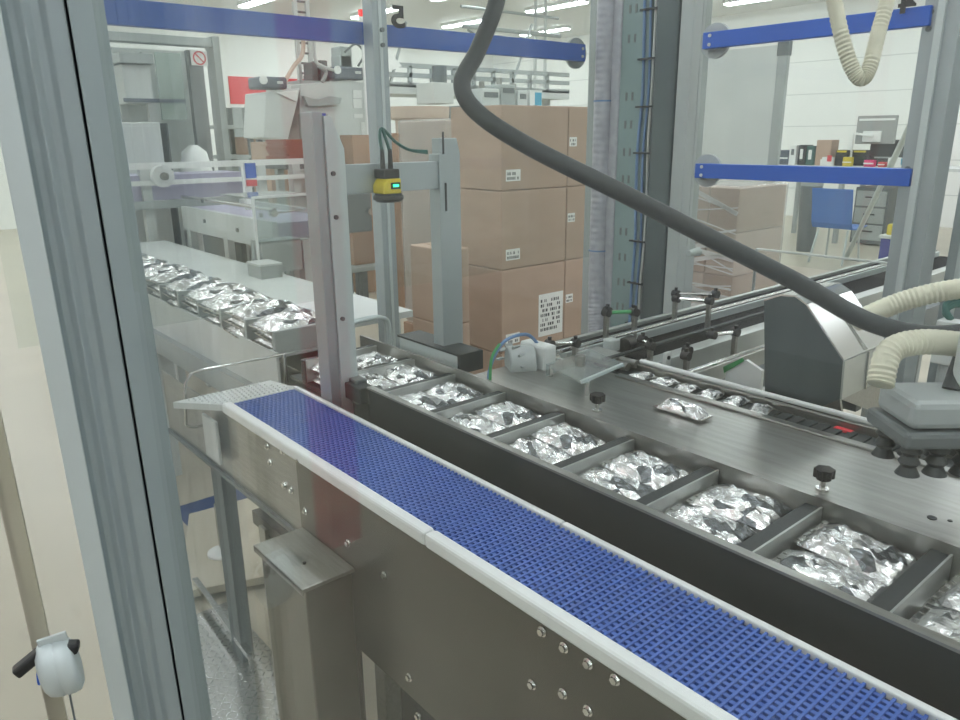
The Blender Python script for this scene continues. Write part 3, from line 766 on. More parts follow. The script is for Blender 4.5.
# ---------------------------------------------------------------- robot hoses and gripper
GD = 1.30
gr = thing('robot_gripper', 'grey suction gripper of the picking robot at the right edge', 'gripper', ond(935, 440, GD))
c = ond(935, 425, GD)
dv = RX.copy(); dv.z = 0; dv.normalize(); dn_ = RF.copy(); dn_.z = 0; dn_.normalize()
def gbox(cx_, cy_, cz_, w_, d_, h_):
    m_ = MB(); ctr = c+dv*cx_+dn_*cy_+Vector((0, 0, cz_))
    m_.beam(ctr-dv*w_/2, ctr+dv*w_/2, d_, h_); return m_
gbox(.01, .02, .03, .15, .12, .05).build('gripper_head', M['mgrey'], gr, .012)
gbox(.02, .02, -.012, .19, .14, .03).build('suction_plate', M['dgrey'], gr, .008)
for i in range(4):
    for k in range(2):
        q = c+dv*(-.05+i*.047)+dn_*(-.025+k*.08)+Vector((0, 0, -.025))
        MB().lathe(q, [(.010, 0), (.018, -.012), (.011, -.02), (.018, -.032), (.012, -.04), (.020, -.055)], seg=16).build('suction_cup', M['rubber'], gr, smooth=True)
ar = ond(985, 300, GD+.05)
MB().cyl(c+dv*.04+dn_*.03+Vector((0, 0, .05)), ar, .018).build('carbon_arm', M['rubber'], gr)
MB().cyl(c+dv*.06+dn_*.03+Vector((0, 0, .05)), Vector((c.x+.12, c.y, 3.98)), .022).build('robot_mast', M['lgrey'], gr)
MB().tube([ond(880, 385, 1.30), ond(890, 352, 1.31), ond(920, 342, 1.32), ond(965, 345, 1.33), ond(1000, 350, 1.33)], .021, 14, 14, .10, 2).build('vacuum_hose', M['hosec'], gr, smooth=True)
MB().tube([ond(855, 322, 1.50), ond(890, 306, 1.50), ond(925, 295, 1.48), ond(965, 288, 1.46), ond(1010, 285, 1.45)], .019, 14, 14, .10, 2).build('vacuum_hose', M['hosec'], gr, smooth=True)
h = MB().tube([(ond(505, -60, 1.62)), ond(497, 0, 1.62), ond(478, 50, 1.6), ond(462, 84, 1.58), ond(478, 113, 1.57), ond(530, 147, 1.56), ond(620, 192, 1.54), ond(720, 243, 1.52), ond(800, 284, 1.5), ond(860, 318, 1.47), ond(905, 332, 1.42), ond(945, 335, 1.38), ond(990, 330, 1.36)], .0185, 16, 10)
# rises to the ceiling
top = ond(505, -60, 1.62)
h.cyl(top, (top.x, top.y, 3.99), .0185)
tag(h.build('robot_hose', M['rubber'], smooth=True), 'thick dark hose sweeping diagonally down across the cartons and column', 'hose')
h2 = MB().tube([ond(816, -120, 1.5), ond(828, -40, 1.5), ond(836, 10, 1.5), ond(844, 45, 1.5), ond(853, 70, 1.5), ond(862, 79, 1.5), ond(870, 66, 1.5), ond(879, 30, 1.5), ond(888, -5, 1.5), ond(898, -80, 1.5)], .0135, 14, 14, .14, 2)
for q in (ond(816, -120, 1.5), ond(898, -80, 1.5)): h2.cyl(q, (q.x, q.y, 3.99), .013)
tag(h2.build('cream_hose', M['hosec'], smooth=True), 'cream corrugated hose hanging in a loop in front of the white wall', 'hose')

# ---------------------------------------------------------------- corner column with cables
CU = 2.56
cl = thing('machine_column', 'tall grey column with grilled hose and cable trunking at the fence corner', 'column', (2.8, 2.0, 0))
vA = onu(584, 60, CU).y; vB = onu(692, 60, CU).y
def cv(px): return onu(px, 60, CU).y
MB().box((CU+.05, vB, 0), (CU+.11, vA, 3.2)).build('core', M['mgrey'], cl, .004)
MB().box((CU+.03, cv(593), 0.02), (CU+.05, vA, 3.2)).build('edge_profile', M['mgrey'], cl, .002)
MB().box((CU+.02, cv(645), .02), (CU+.05, cv(617), 3.2)).build('trunking', M['teal'], cl, .002)
sl = MB()
for i in range(16):
    z = .9+i*.11
    for pv in (624, 630):
        if i % 5 == 4: continue
        sl.box((CU+.0185, cv(pv+2), z), (CU+.0202, cv(pv), z+.032))
sl.build('slot', M['dgrey'], cl)
for px_, w_ in ((641, .006), (647, .005), (651, .004)):
    MB().tube([(CU+.012+.004*math.sin(k*1.7+px_), cv(px_)+.004*math.sin(k*2.1), .2+k*.2) for k in range(16)], w_, 8, 3).build('cable', M['bluecable'] if px_ != 651 else M['lgrey'], cl, smooth=True)
tr = MB()
for i in range(11): tr.box((CU+.002, cv(655), .85+i*.18), (CU+.02, cv(637), .857+i*.18))
tr.build('cable_tie', M['dark'], cl)
MB().box((CU-.01, cv(678), .02), (CU+.05, cv(655), 3.2)).build('dark_cover', M['gband'], cl, .012)
MB().box((CU-.005, vB, .02), (CU+.05, cv(679), 3.2)).build('side_profile', M['mgrey'], cl, .003)
hc = CU+.010
hs = [(hc, cv(603), 3.15)] + [(hc, cv(603), 3.0-.2*k) for k in range(10)] + [(hc-.01, cv(605), .95), (hc-.03, cv(609), .82), (hc-.06, cv(615), .74)]
MB().tube(hs, .037, 18, 30, .055, 4).build('ribbed_hose', M['hoseg'], cl, smooth=True)
MB().box((CU+.012, cv(618), .02), (CU+.05, cv(609), 3.2)).build('violet_conduit', M['hoseg'], cl, .006)
for z in (1.15, 1.78, 2.4): MB().cyl((hc, cv(603), z), (hc, cv(603), z+.006), .042, seg=24).build('hose_clip', M['bluecable'], cl)
q = onu(692, 252, CU); MB().cyl((CU+.03, q.y-.01, q.z), (CU-.04, q.y-.01, q.z), .018, .012).build('button', M['mgrey'], cl, .003)

# ---------------------------------------------------------------- cartons
def carton(a, b, label, m='carton', group='stacked cartons', lab=None, big=None):
    a = Vector(a); b = Vector(b)
    t = thing('carton', label, 'carton', ((a.x+b.x)/2, (a.y+b.y)/2, a.z), group)
    MB().box(a, b).build('box_body', M[m], t, .006)
    tp = MB()
    xm = (a.x+b.x)/2
    tp.box((xm-.002, a.y-.0006, b.z-.001), (xm+.002, b.y+.0006, b.z+.0012)); tp.build('top_seam', M['carton2'], t)
    def lb(u0, z0, w_, h_, rows):
        s_ = MB().box((u0, a.y-.0012, z0), (u0+w_, a.y-.0002, z0+h_)).build('shipping_label', M['label'], t)
        pr = MB()
        for r in range(rows):
            zz = z0+h_*(.12+.8*r/rows); x_ = u0+w_*.08
            while x_ < u0+w_*.85:
                ww = w_*random.uniform(.02, .07)
                if random.random() < .72: pr.box((x_, a.y-.0018, zz), (x_+ww, a.y-.0012, zz+h_*.5/rows))
                x_ += ww+w_*.03
        pr.build('print', M['print'], s_)
    if lab: lb(*lab, 2)
    if big: lb(*big, 7)
    return t
BVv = 3.0; bu0 = 2.70; bu1 = onv(568, 150, BVv).x
zz = [.0, .47, .945, 1.365, 1.80]
for k in range(4):
    nm = ('lowest', 'second lowest', 'second highest', 'topmost')[k]
    lw = (bu0+.03, zz[k]+.05, .105, .06) if k in (1, 2, 3) else None
    bg = (2.985, .52, .2, .25) if k == 1 else None
    carton((bu0, BVv, zz[k]+.002), (bu1-.004, BVv+.42, zz[k+1]-.002), f'{nm} brown carton of the front stack left of the column', lab=lw, big=bg)
    carton((bu1+.002, BVv, zz[k]+.002), (bu1+.40, BVv+.42, zz[k+1]-.002), f'{nm} brown carton of the stack partly hidden by the column', lab=(bu1+.01, zz[k]+.22, .06, .05) if k > 0 else None)
sm_ = onv(410, 250, 3.2); sm_.z = onv(432, 252, 2.9).z; sm2 = sm_ + Vector((.17, 0, 0))
for k, (z0, z1) in enumerate(((0, .36), (.36, .73), (.73, sm_.z))):
    carton((sm_.x, 2.9, z0+.002), (onv(469, 270, 2.9).x, 3.2, z1-.002), f'{("lowest", "middle", "topmost")[k]} carton of the short stack behind the gantry foot', 'carton', 'short stack of cartons')

# wrapped pallet to the left of the carton stack
wp = thing('wrapped_pallet', 'stretch wrapped pale cartons standing behind the gantry right upright', 'pallet load', (3.6, 5.0, 0))
a = onv(399, 120, 5.2); b = onv(470, 120, 4.6); a.z = onv(430, 120, 4.6).z
MB().box((a.x, 4.6, .12), (b.x+.25, 5.2, a.z)).build('carton_block', M['cartonp'], wp, .01)
MB().box((a.x-.012, 4.588, .14), (b.x+.262, 5.212, a.z+.012)).build('stretch_wrap', M['wrap'], wp, .02)
MB().box((a.x-.02, 4.58, 0), (b.x+.27, 5.22, .12)).build('wooden_pallet', M['carton2'], wp)
# brown patterned box and cartons on a table seen through the gantry
tb = thing('side_table', 'grey table with thin legs seen through the gantry opening', 'table', (4.0, 6.6, 0))
t0 = onv(338, 272, 6.3); t1 = onv(392, 272, 6.3)
MB().box((t0.x, 6.2, .40), (t1.x, 6.92, .44)).build('table_top', M['mgrey'], tb, .005)
for u in (t0.x+.1, onv(363, 290, 6.3).x, t1.x-.06):
    for v in (6.28, 6.84): MB().box((u-.03, v-.03, 0), (u+.03, v+.03, .40)).build('leg', M['dgrey'], tb)
b0 = onv(350, 232, 6.4); b1 = onv(378, 230, 6.4)
carton((b0.x, 6.35, .442), (b1.x, 6.68, .80), 'single brown carton standing on the grey table', 'carton2', 'cartons on the table')
b0 = onv(338, 250, 6.9); carton((b0.x-.1, 6.71, .442), (b0.x+.28, 6.9, .66), 'small tan carton behind the single carton on the table', 'carton', 'cartons on the table')
b0 = onv(402, 185, 6.0); b1 = onv(426, 185, 6.0)
# far cartons above the gantry beam
for k, (x0, x1, y0, y1, v, lb_, mm) in enumerate(((352, 377, 135, 168, 6.98, 'brown carton standing left of the mid fence post above the gantry beam', 'carton2'), (397, 421, 133, 160, 5.9, 'dark brown carton right of the scanner cable above the beam', 'carton2'))):
    p = onv(x0, y0, v); q = onv(x1, y1, v)
    carton((p.x, v, 0.002), (q.x, v+.25, p.z), lb_, mm, 'far cartons')
# cover box with knob seen through the gantry
kb = thing('drive_box', 'dark grey drive box with round knob seen between the gantry uprights', 'drive box', (2.4, 4.1, 0))
p = onv(334, 194, 4.0); q = onv(373, 231, 4.0)
MB().box((p.x, 4.0, q.z), (q.x, 4.3, p.z)).build('box_body', M['dgrey'], kb, .01)
k = onv(368, 211, 4.0); MB().cyl((k.x, 4.0, k.z), (k.x, 3.96, k.z), .022).build('knob', M['bright'], kb)
MB().box((p.x+.05, 4.1, 0), (p.x+.13, 4.2, q.z)).build('stand', M['mgrey'], kb)

# ---------------------------------------------------------------- left background conveyors
lb = thing('beam_conveyor', 'pale grey beam conveyor on legs at left above the rear pouch bins', 'conveyor', (1.75, 4.6, 0))
U_ = 1.75
def bu(px, py): return onu(px, py, U_)
p0 = bu(120, 193); p1 = bu(272, 222)
MB().box((U_, p1.y, 1.07), (U_+.03, 5.1, p1.z)).build('side_beam', M['lgrey'], lb, .003)
MB().box((U_+.03, p1.y, 1.13), (U_+.4, 5.1, p1.z-.01)).build('belt_bed', M['lilac'], lb)
MB().box((U_+.4, p1.y, 1.07), (U_+.43, 5.1, p1.z+.02)).build('far_beam', M['lgrey'], lb, .003)
MB().cyl((U_+.02, p1.y, p1.z+.06), (U_+.02, 5.1, p1.z+.06), .012).build('guide_rod', M['bright'], lb)
for v in (p1.y+.02, 4.4, 5.0): MB().box((U_-.002, v-.03, 0), (U_+.04, v+.03, 1.09)).build('leg', M['lgrey'], lb)
for v in (4.3, 5.0): MB().box((U_+.36, v-.03, 0), (U_+.42, v+.03, 1.09)).build('leg', M['lgrey'], lb)
MB().box((U_+.05, 4.3, .3), (U_+.08, 4.9, 1.05)).build('lower_panel', M['dgrey'], lb)
for px, py in ((203, 201), (238, 230), (205, 221), (262, 215)):
    q = bu(px, py); MB().cyl((U_, q.y, q.z), (U_-.01, q.y, q.z), .012, seg=10).build('bolt', M['dgrey'], lb)
ag = thing('acrylic_cover', 'clear acrylic box cover with knob at the front end of the beam conveyor', 'cover', (1.9, 3.5, 1.0))
g0 = onv(244, 197, 3.6); g1 = onv(306, 197, 3.6)
zz0 = onv(275, 240, 3.6).z
for pt in (((g0.x, 3.5, zz0), (g1.x, 3.506, g0.z)), ((g0.x, 3.506, g0.z-.006), (g1.x, 3.9, g0.z))):
    MB().box(*pt).build('sheet', M['acryl'], ag)
ed = MB().box((g0.x, 3.492, g0.z-.004), (g1.x, 3.504, g0.z+.008)).box((g0.x-.006, 3.495, zz0-.35), (g0.x+.006, 3.507, g0.z+.006)); ed.build('bright_edge', M['strip'], ag)
k = onv(272, 213, 3.5); MB().cyl((k.x, 3.5, k.z), (k.x, 3.47, k.z), .018).cyl((k.x, 3.485, k.z), (k.x+.15, 3.485, k.z+.005), .005).build('knob', M['bright'], ag)
MB().box((g0.x+.02, 3.52, 0), (g0.x+.07, 3.58, zz0)).build('stand', M['lgrey'], ag)
MB().box((g0.x+.02, 3.5, 1.0), (g1.x-.1, 3.62, zz0+.01)).build('base_tray', M['mgrey'], ag)
MB().box((g1.x-.08, 3.52, 0), (g1.x-.03, 3.58, zz0)).build('stand', M['lgrey'], ag)
fb = thing('small_junction_box', 'small grey box on the deck under the acrylic cover', 'junction box', onz(267, 279, 1.0))
q = onz(267, 279, 1.0); MB().box((q.x-.05, q.y-.05, 1.0), (q.x+.06, q.y+.1, 1.07)).build('box_body', M['mgrey'], fb, .004); MB().box((q.x-.052, q.y-.052, 1.07), (q.x+.062, q.y+.102, 1.078)).build('lid', M['lgrey'], fb)
# cross rail conveyor
xr = thing('high_cross_conveyor', 'high lilac cross conveyor with white rails crossing behind the beam conveyor', 'conveyor', (2.0, 5.2, 0))
XV = 5.2
r0 = onv(128, 168, XV); r1 = onv(308, 160, XV)
zr = (r0.z+r1.z)/2
MB().box((r0.x-.4, XV, zr-.02), (r1.x, XV+.03, zr+.02)).build('top_rail', M['white'], xr)
MB().box((r0.x-.4, XV-.05, zr-.12), (r1.x, XV-.03, zr-.09)).build('middle_rail', M['white'], xr)
MB().box((r0.x-.4, XV+.03, zr-.22), (r1.x-.5, XV+.4, zr-.06)).build('belt_body', M['lilac'], xr)
MB().box((r0.x-.4, XV-.05, zr-.27), (r1.x-.4, XV-.0, zr-.22)).build('lower_rail', M['mgrey'], xr)
for u in (r0.x+.1, r0.x+.9, r1.x-.1): MB().box((u-.03, XV+.0, 0), (u+.03, XV+.06, zr-.02)).build('leg', M['lgrey'], xr)
q = onv(161, 176, XV-.06); MB().cyl((q.x, XV-.06, q.z), (q.x, XV-.11, q.z), .07).build('pulley', M['strip'], xr)
MB().cyl((q.x, XV-.11, q.z), (q.x, XV-.14, q.z), .025).build('hub', M['steel'], xr)
sg = thing('marker_post', 'slim white post with small blue and red stickers on the beam conveyor', 'marker post', (2.2, 4.6, 0))
q = onv(246, 163, 4.6); q2 = onv(246, 200, 4.6)
MB().box((q.x-.02, 4.6, 0), (q.x+.025, 4.64, q.z)).build('post', M['white'], sg)
s0 = onv(249, 163, 4.6); s1 = onv(253, 178, 4.6); s2 = onv(253, 186, 4.6)
MB().box((s0.x-.03, 4.59, s1.z), (s1.x+.02, 4.6, s0.z)).build('blue_sticker', M['bluebar'], sg)
MB().box((s0.x-.03, 4.59, s2.z), (s1.x+.02, 4.6, s1.z-.01)).build('red_sticker', M['red'], sg)

# ---------------------------------------------------------------- left background machinery
EV = 6.0
en = thing('machine_enclosure', 'tall pale grey machine enclosure with glass and header beam at upper left', 'machine', (2.0, 6.4, 0))
def bx(x0, y0, x1, y1, v, d, zmin=None):
    p = onv(x0, y0, v); q = onv(x1, y1, v)
    return MB().box((p.x, v, q.z if zmin is None else zmin), (q.x, v+d, p.z))
pq = onv(100, 30, EV)
bx(100, 30, 212, 47, EV, .12).build('header_beam', M['mgrey'], en, .004)
bx(212, 36, 232, 165, EV-.02, .16, 0).build('corner_post', M['mgrey'], en, .004)
bx(112, 47, 200, 165, EV+.3, .04, .3).build('back_panel', M['lgrey'], en)
bx(187, 50, 214, 165, EV+.05, .06, .3).build('dark_panel', M['dgrey'], en)
bx(154, 52, 188, 120, EV+.02, .01).build('glass_panel', M['glassg'], en)
bx(118, 52, 154, 64, EV-.04, .3).build('cabinet_head', M['mgrey'], en, .004)
bx(121, 64, 154, 104, EV, .3).build('inner_cabinet', M['lgrey'], en, .004)
bx(124, 98, 186, 103, EV-.03, .02).build('blue_rail', M['motor'], en)
bx(148, 52, 156, 165, EV+.03, .05, 0).build('inner_post', M['lgrey'], en)
p = onv(190, 50, EV+.04); q = onv(208, 66, EV+.04)
sgn = MB().box((p.x, EV+.035, q.z), (q.x, EV+.045, p.z)).build('warning_sign', M['white'], en)
cxs = (p.x+q.x)/2; czs = (p.z+q.z)/2; rs = (p.z-q.z)*.42
rgm = MB()
for i in range(24):
    a0 = 2*PI*i/24; a1 = 2*PI*(i+1)/24
    rgm.beam((cxs+rs*math.cos(a0), EV+.032, czs+rs*math.sin(a0)), (cxs+rs*math.cos(a1), EV+.032, czs+rs*math.sin(a1)), rs*.22, .004, (0, 1, 0))
rgm.beam((cxs-rs*.65, EV+.032, czs+rs*.65), (cxs+rs*.65, EV+.032, czs-rs*.65), rs*.2, .004, (0, 1, 0))
rgm.build('red_ring', M['red'], sgn)
cbn = thing('control_cabinet', 'large light grey cabinet standing in front of the enclosure at left', 'cabinet', (1.7, 5.7, 0))
bx(112, 122, 166, 170, 5.7, .3, 0.02).build('cabinet_body', M['lgrey'], cbn, .01)
bx(166, 123, 173, 170, 5.71, .28, 0.02).build('side_trim', M['dgrey'], cbn)
bx(114, 126, 164, 168, 5.69, .01, .2).build('door', M['lgrey'], cbn, .003)
bx(112, 122, 173, 170, 5.72, .26, 0).build('base', M['dgrey'], cbn) if False else None
wb = MB(); p = onv(185, 150, 5.7); wb.lathe((p.x+.12, 5.85, 0), [(.12, 0), (.14, .4), (.14, 1.0), (.12, 1.4), (.09, 1.55), (.03, 1.6)], seg=20)
tag(wb.build('white_sack', M['white'], smooth=True), 'white plastic covered bulk sack right of the grey cabinet', 'sack')
# racks in the far back
rk = thing('storage_rack', 'grey wire storage racking below the red wall band', 'rack', (7, 13.6, 0))
RKV = 13.0
p = onv(230, 106, RKV); q = onv(300, 106, RKV)
for u in [p.x-.2+i*(q.x-p.x+.8)/4 for i in range(5)]:
    MB().box((u-.04, RKV, 0), (u+.04, RKV+.08, p.z)).box((u-.04, RKV+.8, 0), (u+.04, RKV+.88, p.z)).build('upright', M['dgrey'], rk)
for z in (.3, .8, 1.3, 1.8):
    MB().box((p.x-.2, RKV, z), (q.x+.6, RKV+.88, z+.06)).build('shelf', M['mgrey'], rk)
for k in range(10):
    u = p.x-.1+k*.19; z = .361 + (k % 4)*.5
    s_ = MB().box((u, RKV+.1, z), (u+.17, RKV+.6, z+.3)); tag(s_.build('storage_crate', M[('dgrey', 'mgrey', 'carton2')[k % 3]]), f'crate on the racking under the red band, number {ORD[k]} from the left', 'crate', 'crates on the grey racking')
# brown boards stack at left of gantry
rb0 = onv(286, 140, 6.2); rb1 = onv(309, 165, 6.2)
bs = thing('board_stack', 'stack of red brown folded boards left of the gantry upright', 'board stack', ((rb0.x+rb1.x)/2, 6.4, 0))
for i in range(7):
    z = rb1.z+.02+i*(rb0.z-rb1.z-.02)/7
    MB().box((rb0.x+random.uniform(-.02, .02), 6.2, z), (rb1.x+.15, 6.6, z+.032)).build('folded_board', M['redbox'], bs)
MB().box((rb0.x-.05, 6.15, rb1.z-.03), (rb1.x+.2, 6.65, rb1.z+.018)).build('shelf_top', M['dgrey'], bs)
for u in (rb0.x, rb1.x+.12): MB().box((u-.03, 6.35, 0), (u+.03, 6.41, rb1.z-.03)).build('stand', M['mgrey'], bs)
c0_ = onv(268, 142, 6.9); c1_ = onv(287, 160, 6.9)
carton((c0_.x, 6.9, .002), (c1_.x, 7.3, c0_.z), 'pale carton just left of the red brown folded boards', 'carton', 'far cartons')

# filling machine behind
FM = 7.4
fm = thing('filling_machine', 'large white and grey filling machine with two slate motors behind the gantry', 'machine', (4, 7.8, 0))
def poly(pts, v): return [onv(x, y, v) for x, y in pts]
MB().prism(poly([(300, 84), (350, 80), (368, 84), (370, 170), (330, 172), (300, 172)], FM), (0, .8, 0)).build('housing', M['lgrey'], fm, .01)
MB().prism(poly([(266, 92), (300, 88), (298, 100), (288, 140), (264, 138)], FM-.05), (0, .5, 0)).build('left_hopper', M['lgrey'], fm, .01)
MB().prism(poly([(276, 92), (298, 90), (297, 102)], FM-.07), (0, .02, 0)).build('hopper_lid', M['white'], fm)
MB().prism(poly([(304, 96), (318, 100), (330, 96), (342, 98), (340, 104), (320, 106), (308, 106)], FM-.08), (0, .06, 0)).build('chute_shadow_plate', M['mgrey'], fm)
MB().prism(poly([(302, 114), (328, 114), (326, 165), (306, 165)], FM-.1), (0, .1, 0)).build('front_door', M['mgrey'], fm, .004)
bx(305, 113, 326, 117, FM-.11, .01).build('blue_strip', M['bluebar'], fm)
for i, (x0, y0, x1, y1) in enumerate(((353, 90, 362, 98), (353, 99, 362, 108), (354, 114, 363, 118), (361, 122, 370, 135))):
    bx(x0, y0, x1, y1, FM-.01, .02).build('window', M['white'], fm)
for x0, y0, x1, y1, v in ((260, 76, 288, 89, FM-.1), (334, 66, 366, 80, FM-.05)):
    mm_ = bx(x0, y0, x1, y1, v, .3).build('slate_motor', M['motor'], fm, .02)
    p = onv(x0+3, y0+4, v); MB().cyl((p.x, v, p.z), (p.x, v-.02, p.z), .04).build('motor_eye', M['white'], mm_)
    p = onv(x1-11, y0+5, v); q = onv(x1-5, y0+8, v); MB().box((p.x, v-.008, q.z), (q.x, v, p.z)).build('type_plate', M['lgrey'], mm_)
bx(300, 80, 366, 86, FM+.05, .6).build('top_plate', M['mgrey'], fm)
bx(290, 84, 370, 90, FM+.2, .5, 0).build('base_body', M['lgrey'], fm)
for i, (x0, y0, x1, y1) in enumerate(((312, 62, 318, 70), (320, 60, 328, 70), (312, 74, 318, 80), (322, 76, 330, 82), (340, 46, 352, 54), (340, 55, 352, 64))):
    bx(x0, y0, x1, y1, FM+.1, .2, onv(x0, 84, FM).z).build('valve', M['dgrey' if i < 4 else 'mgrey'], fm, .01)
for dx in (0, 12):
    p = onv(301+dx, 82, FM+.3)
    MB().box((p.x-.02, FM+.3, p.z), (p.x+.02, FM+.34, 3.95)).build('cable_ladder', M['lgrey'], fm)
p = onv(301, 82, FM+.3); q = onv(313, 82, FM+.3); rg = MB()
for i in range(16): rg.box((p.x, FM+.31, p.z+.08+i*.1), (q.x, FM+.33, p.z+.1+i*.1))
rg.build('ladder_rung', M['dgrey'], fm)
for pts_, rr_, mm_ in (([(302, 20), (303, 52), (294, 66), (286, 80), (284, 90)], .022, 'cartonp'), ([(314, 25), (315, 58), (322, 66), (333, 70)], .018, 'lgrey'), ([(345, 52), (356, 44), (364, 54), (358, 66)], .012, 'dgrey'), ([(318, 66), (326, 72), (322, 82)], .02, 'mgrey')):
    MB().tube([onv(x_, y_, FM-.02) for x_, y_ in pts_], rr_, 8, 5).build('supply_hose', M[mm_], fm, smooth=True)
p = onv(363, 42, FM-.06); tl = thing('signal_tower', 'slim white signal tower lamp with red and green segments beside the mid post', 'signal lamp', (p.x, FM-.06, 0))
z0 = onv(363, 38, FM-.06).z; z3 = onv(363, 10, FM-.06).z
MB().cyl((p.x, FM-.06, 0), (p.x, FM-.06, z0), .02).build('pole', M['white'], tl)
dz = (z3-z0)/4
for i, mm_ in enumerate(('white', 'led', 'white', 'redlamp')):
    MB().cyl((p.x, FM-.06, z0+i*dz), (p.x, FM-.06, z0+(i+1)*dz), .035).build('lamp_segment', M[mm_], tl)

# truss and vat behind the mid post
TV = 9.0
tv = thing('overhead_truss', 'pale steel truss walkway with railings behind the mid fence post', 'walkway', (6.5, 9.3, 0))
for y in (64, 74, 84):
    p = onv(388, y, TV); q = onv(548, y+4, TV)
    MB().box((p.x, TV, p.z-.03), (q.x+.5, TV+.05, p.z+.03)).build('rail', M['mgrey'], tv)
zt_ = onv(388, 64, TV).z; zb_ = onv(388, 84, TV).z
for i in range(9):
    u = p.x + i*(q.x-p.x)/8
    MB().box((u-.025, TV, zb_), (u+.025, TV+.05, zt_)).build('baluster', M['mgrey'], tv)
MB().beam((p.x+.35, TV+.02, zt_+.55), (p.x+.05, TV+.02, zb_), .03, .03).beam((q.x-.8, TV+.02, zb_), (q.x-.35, TV+.02, zt_+.7), .03, .03).build('diagonal_brace', M['mgrey'], tv)
MB().box((p.x, TV, zb_-.12), (q.x+.5, TV+.8, zb_)).build('deck', M['lgrey'], tv)
for u in (p.x+.1, q.x+.3): MB().box((u-.06, TV+.3, 0), (u+.06, TV+.42, zb_-.12)).build('leg', M['lgrey'], tv)
p = onv(391, 62, TV-.05); MB().prism(poly([(388, 50), (402, 66), (388, 72)], TV-.05), (0, .03, 0)).build('yellow_sign', M['label'], tv)
vt = thing('round_vat', 'round beige vat with a machine head above it behind the mid post', 'vat', (6.2, 8, 0))
vv = 8.0
p = onv(436, 106, vv); q = onv(436, 118, vv)
rad = (onv(462, 112, vv).x-onv(410, 112, vv).x)/2
MB().lathe((p.x, vv+rad, 0), [(rad*.6, 0), (rad*.7, q.z-.02), (rad, q.z), (rad*1.03, p.z-.03), (rad*1.03, p.z)], seg=36).build('bowl', M['cartonp'], vt, smooth=True)
bx(434, 82, 454, 104, vv+.3, .4).build('machine_head', M['lgrey'], vt, .01)
p = onv(444, 72, vv+.4); MB().cyl((p.x, vv+.5, onv(444, 84, vv).z), (p.x, vv+.5, p.z+.08), .1).build('head_motor', M['dgrey'], vt)
# bench with small machines above the cartons
bn = thing('machine_bench', 'high bench with small grey machines visible above the carton stack', 'bench', (7, 8.5, 0))
p = onv(470, 105, 8.2); q = onv(548, 105, 8.2)
MB().box((p.x, 8.2, p.z-.06), (q.x, 8.9, p.z)).build('bench_top', M['mgrey'], bn)
for u in (p.x+.1, q.x-.1): MB().box((u-.04, 8.3, 0), (u+.04, 8.38, p.z-.06)).box((u-.04, 8.7, 0), (u+.04, 8.78, p.z-.06)).build('leg', M['mgrey'], bn)
zb = p.z
for x0, y0, x1, lab, mm_ in ((482, 88, 500, 'left pale grey machine block on the high bench', 'lgrey'), (501, 84, 516, 'middle grey machine block on the high bench', 'mgrey'), (518, 90, 528, 'narrow pale machine block on the high bench', 'lgrey')):
    a = onv(x0, y0, 8.3); b = onv(x1, y0, 8.3)
    o = thing('bench_machine', lab, 'machine', ((a.x+b.x)/2, 8.5, zb), 'machines on the high bench')
    MB().box((a.x, 8.3, zb), (b.x, 8.7, a.z)).build('body', M[mm_], o, .02)
    MB().box((a.x+.04, 8.29, a.z-.12), (b.x-.04, 8.3, a.z-.05)).build('panel', M['dgrey'], o)
    MB().cyl(((a.x+b.x)/2, 8.5, a.z), ((a.x+b.x)/2, 8.5, a.z+.1), .04).build('stub', M['steel'], o)
a = onv(530, 90, 8.3); b = onv(542, 90, 8.3)
o = thing('blue_carton', 'small white carton with blue side at the right end of the high bench', 'carton', ((a.x+b.x)/2, 8.5, zb)); MB().box((a.x, 8.3, zb), (b.x, 8.6, a.z)).build('box_body', M['white'], o); MB().box((a.x+.1, 8.295, zb+.02), (b.x-.01, 8.3, a.z-.03)).build('blue_print', M['cyan'], o)
pp = MB()
for i, (x, y) in enumerate(((500, 20), (520, 25), (536, 28))):
    pass
pr_ = thing('overhead_pipes', 'thin grey overhead pipes and cables hanging above the high bench', 'pipes', (8, 10.3, 0))
for x in (535, 545):
    p = onv(x, 60, 10.3); MB().cyl((p.x, 10.3, 0), (p.x, 10.3, 3.98), .03).build('drop_pipe', M['lgrey'], pr_)
p = onv(500, 30, 10.2); q = onv(560, 28, 10.2); MB().cyl((p.x-.8, 10.2, p.z), (q.x, 10.2, p.z), .035).cyl((p.x-.8, 10.25, p.z+.3), (q.x, 10.25, p.z+.3), .025).build('cross_pipe', M['mgrey'], pr_)
MB().tube([(p.x-.7, 10.2, p.z-.05), (p.x, 10.2, p.z-.3), (p.x+.5, 10.2, p.z-.1), (p.x+.9, 10.2, p.z-.35)], .02).build('cable', M['dgrey'], pr_)

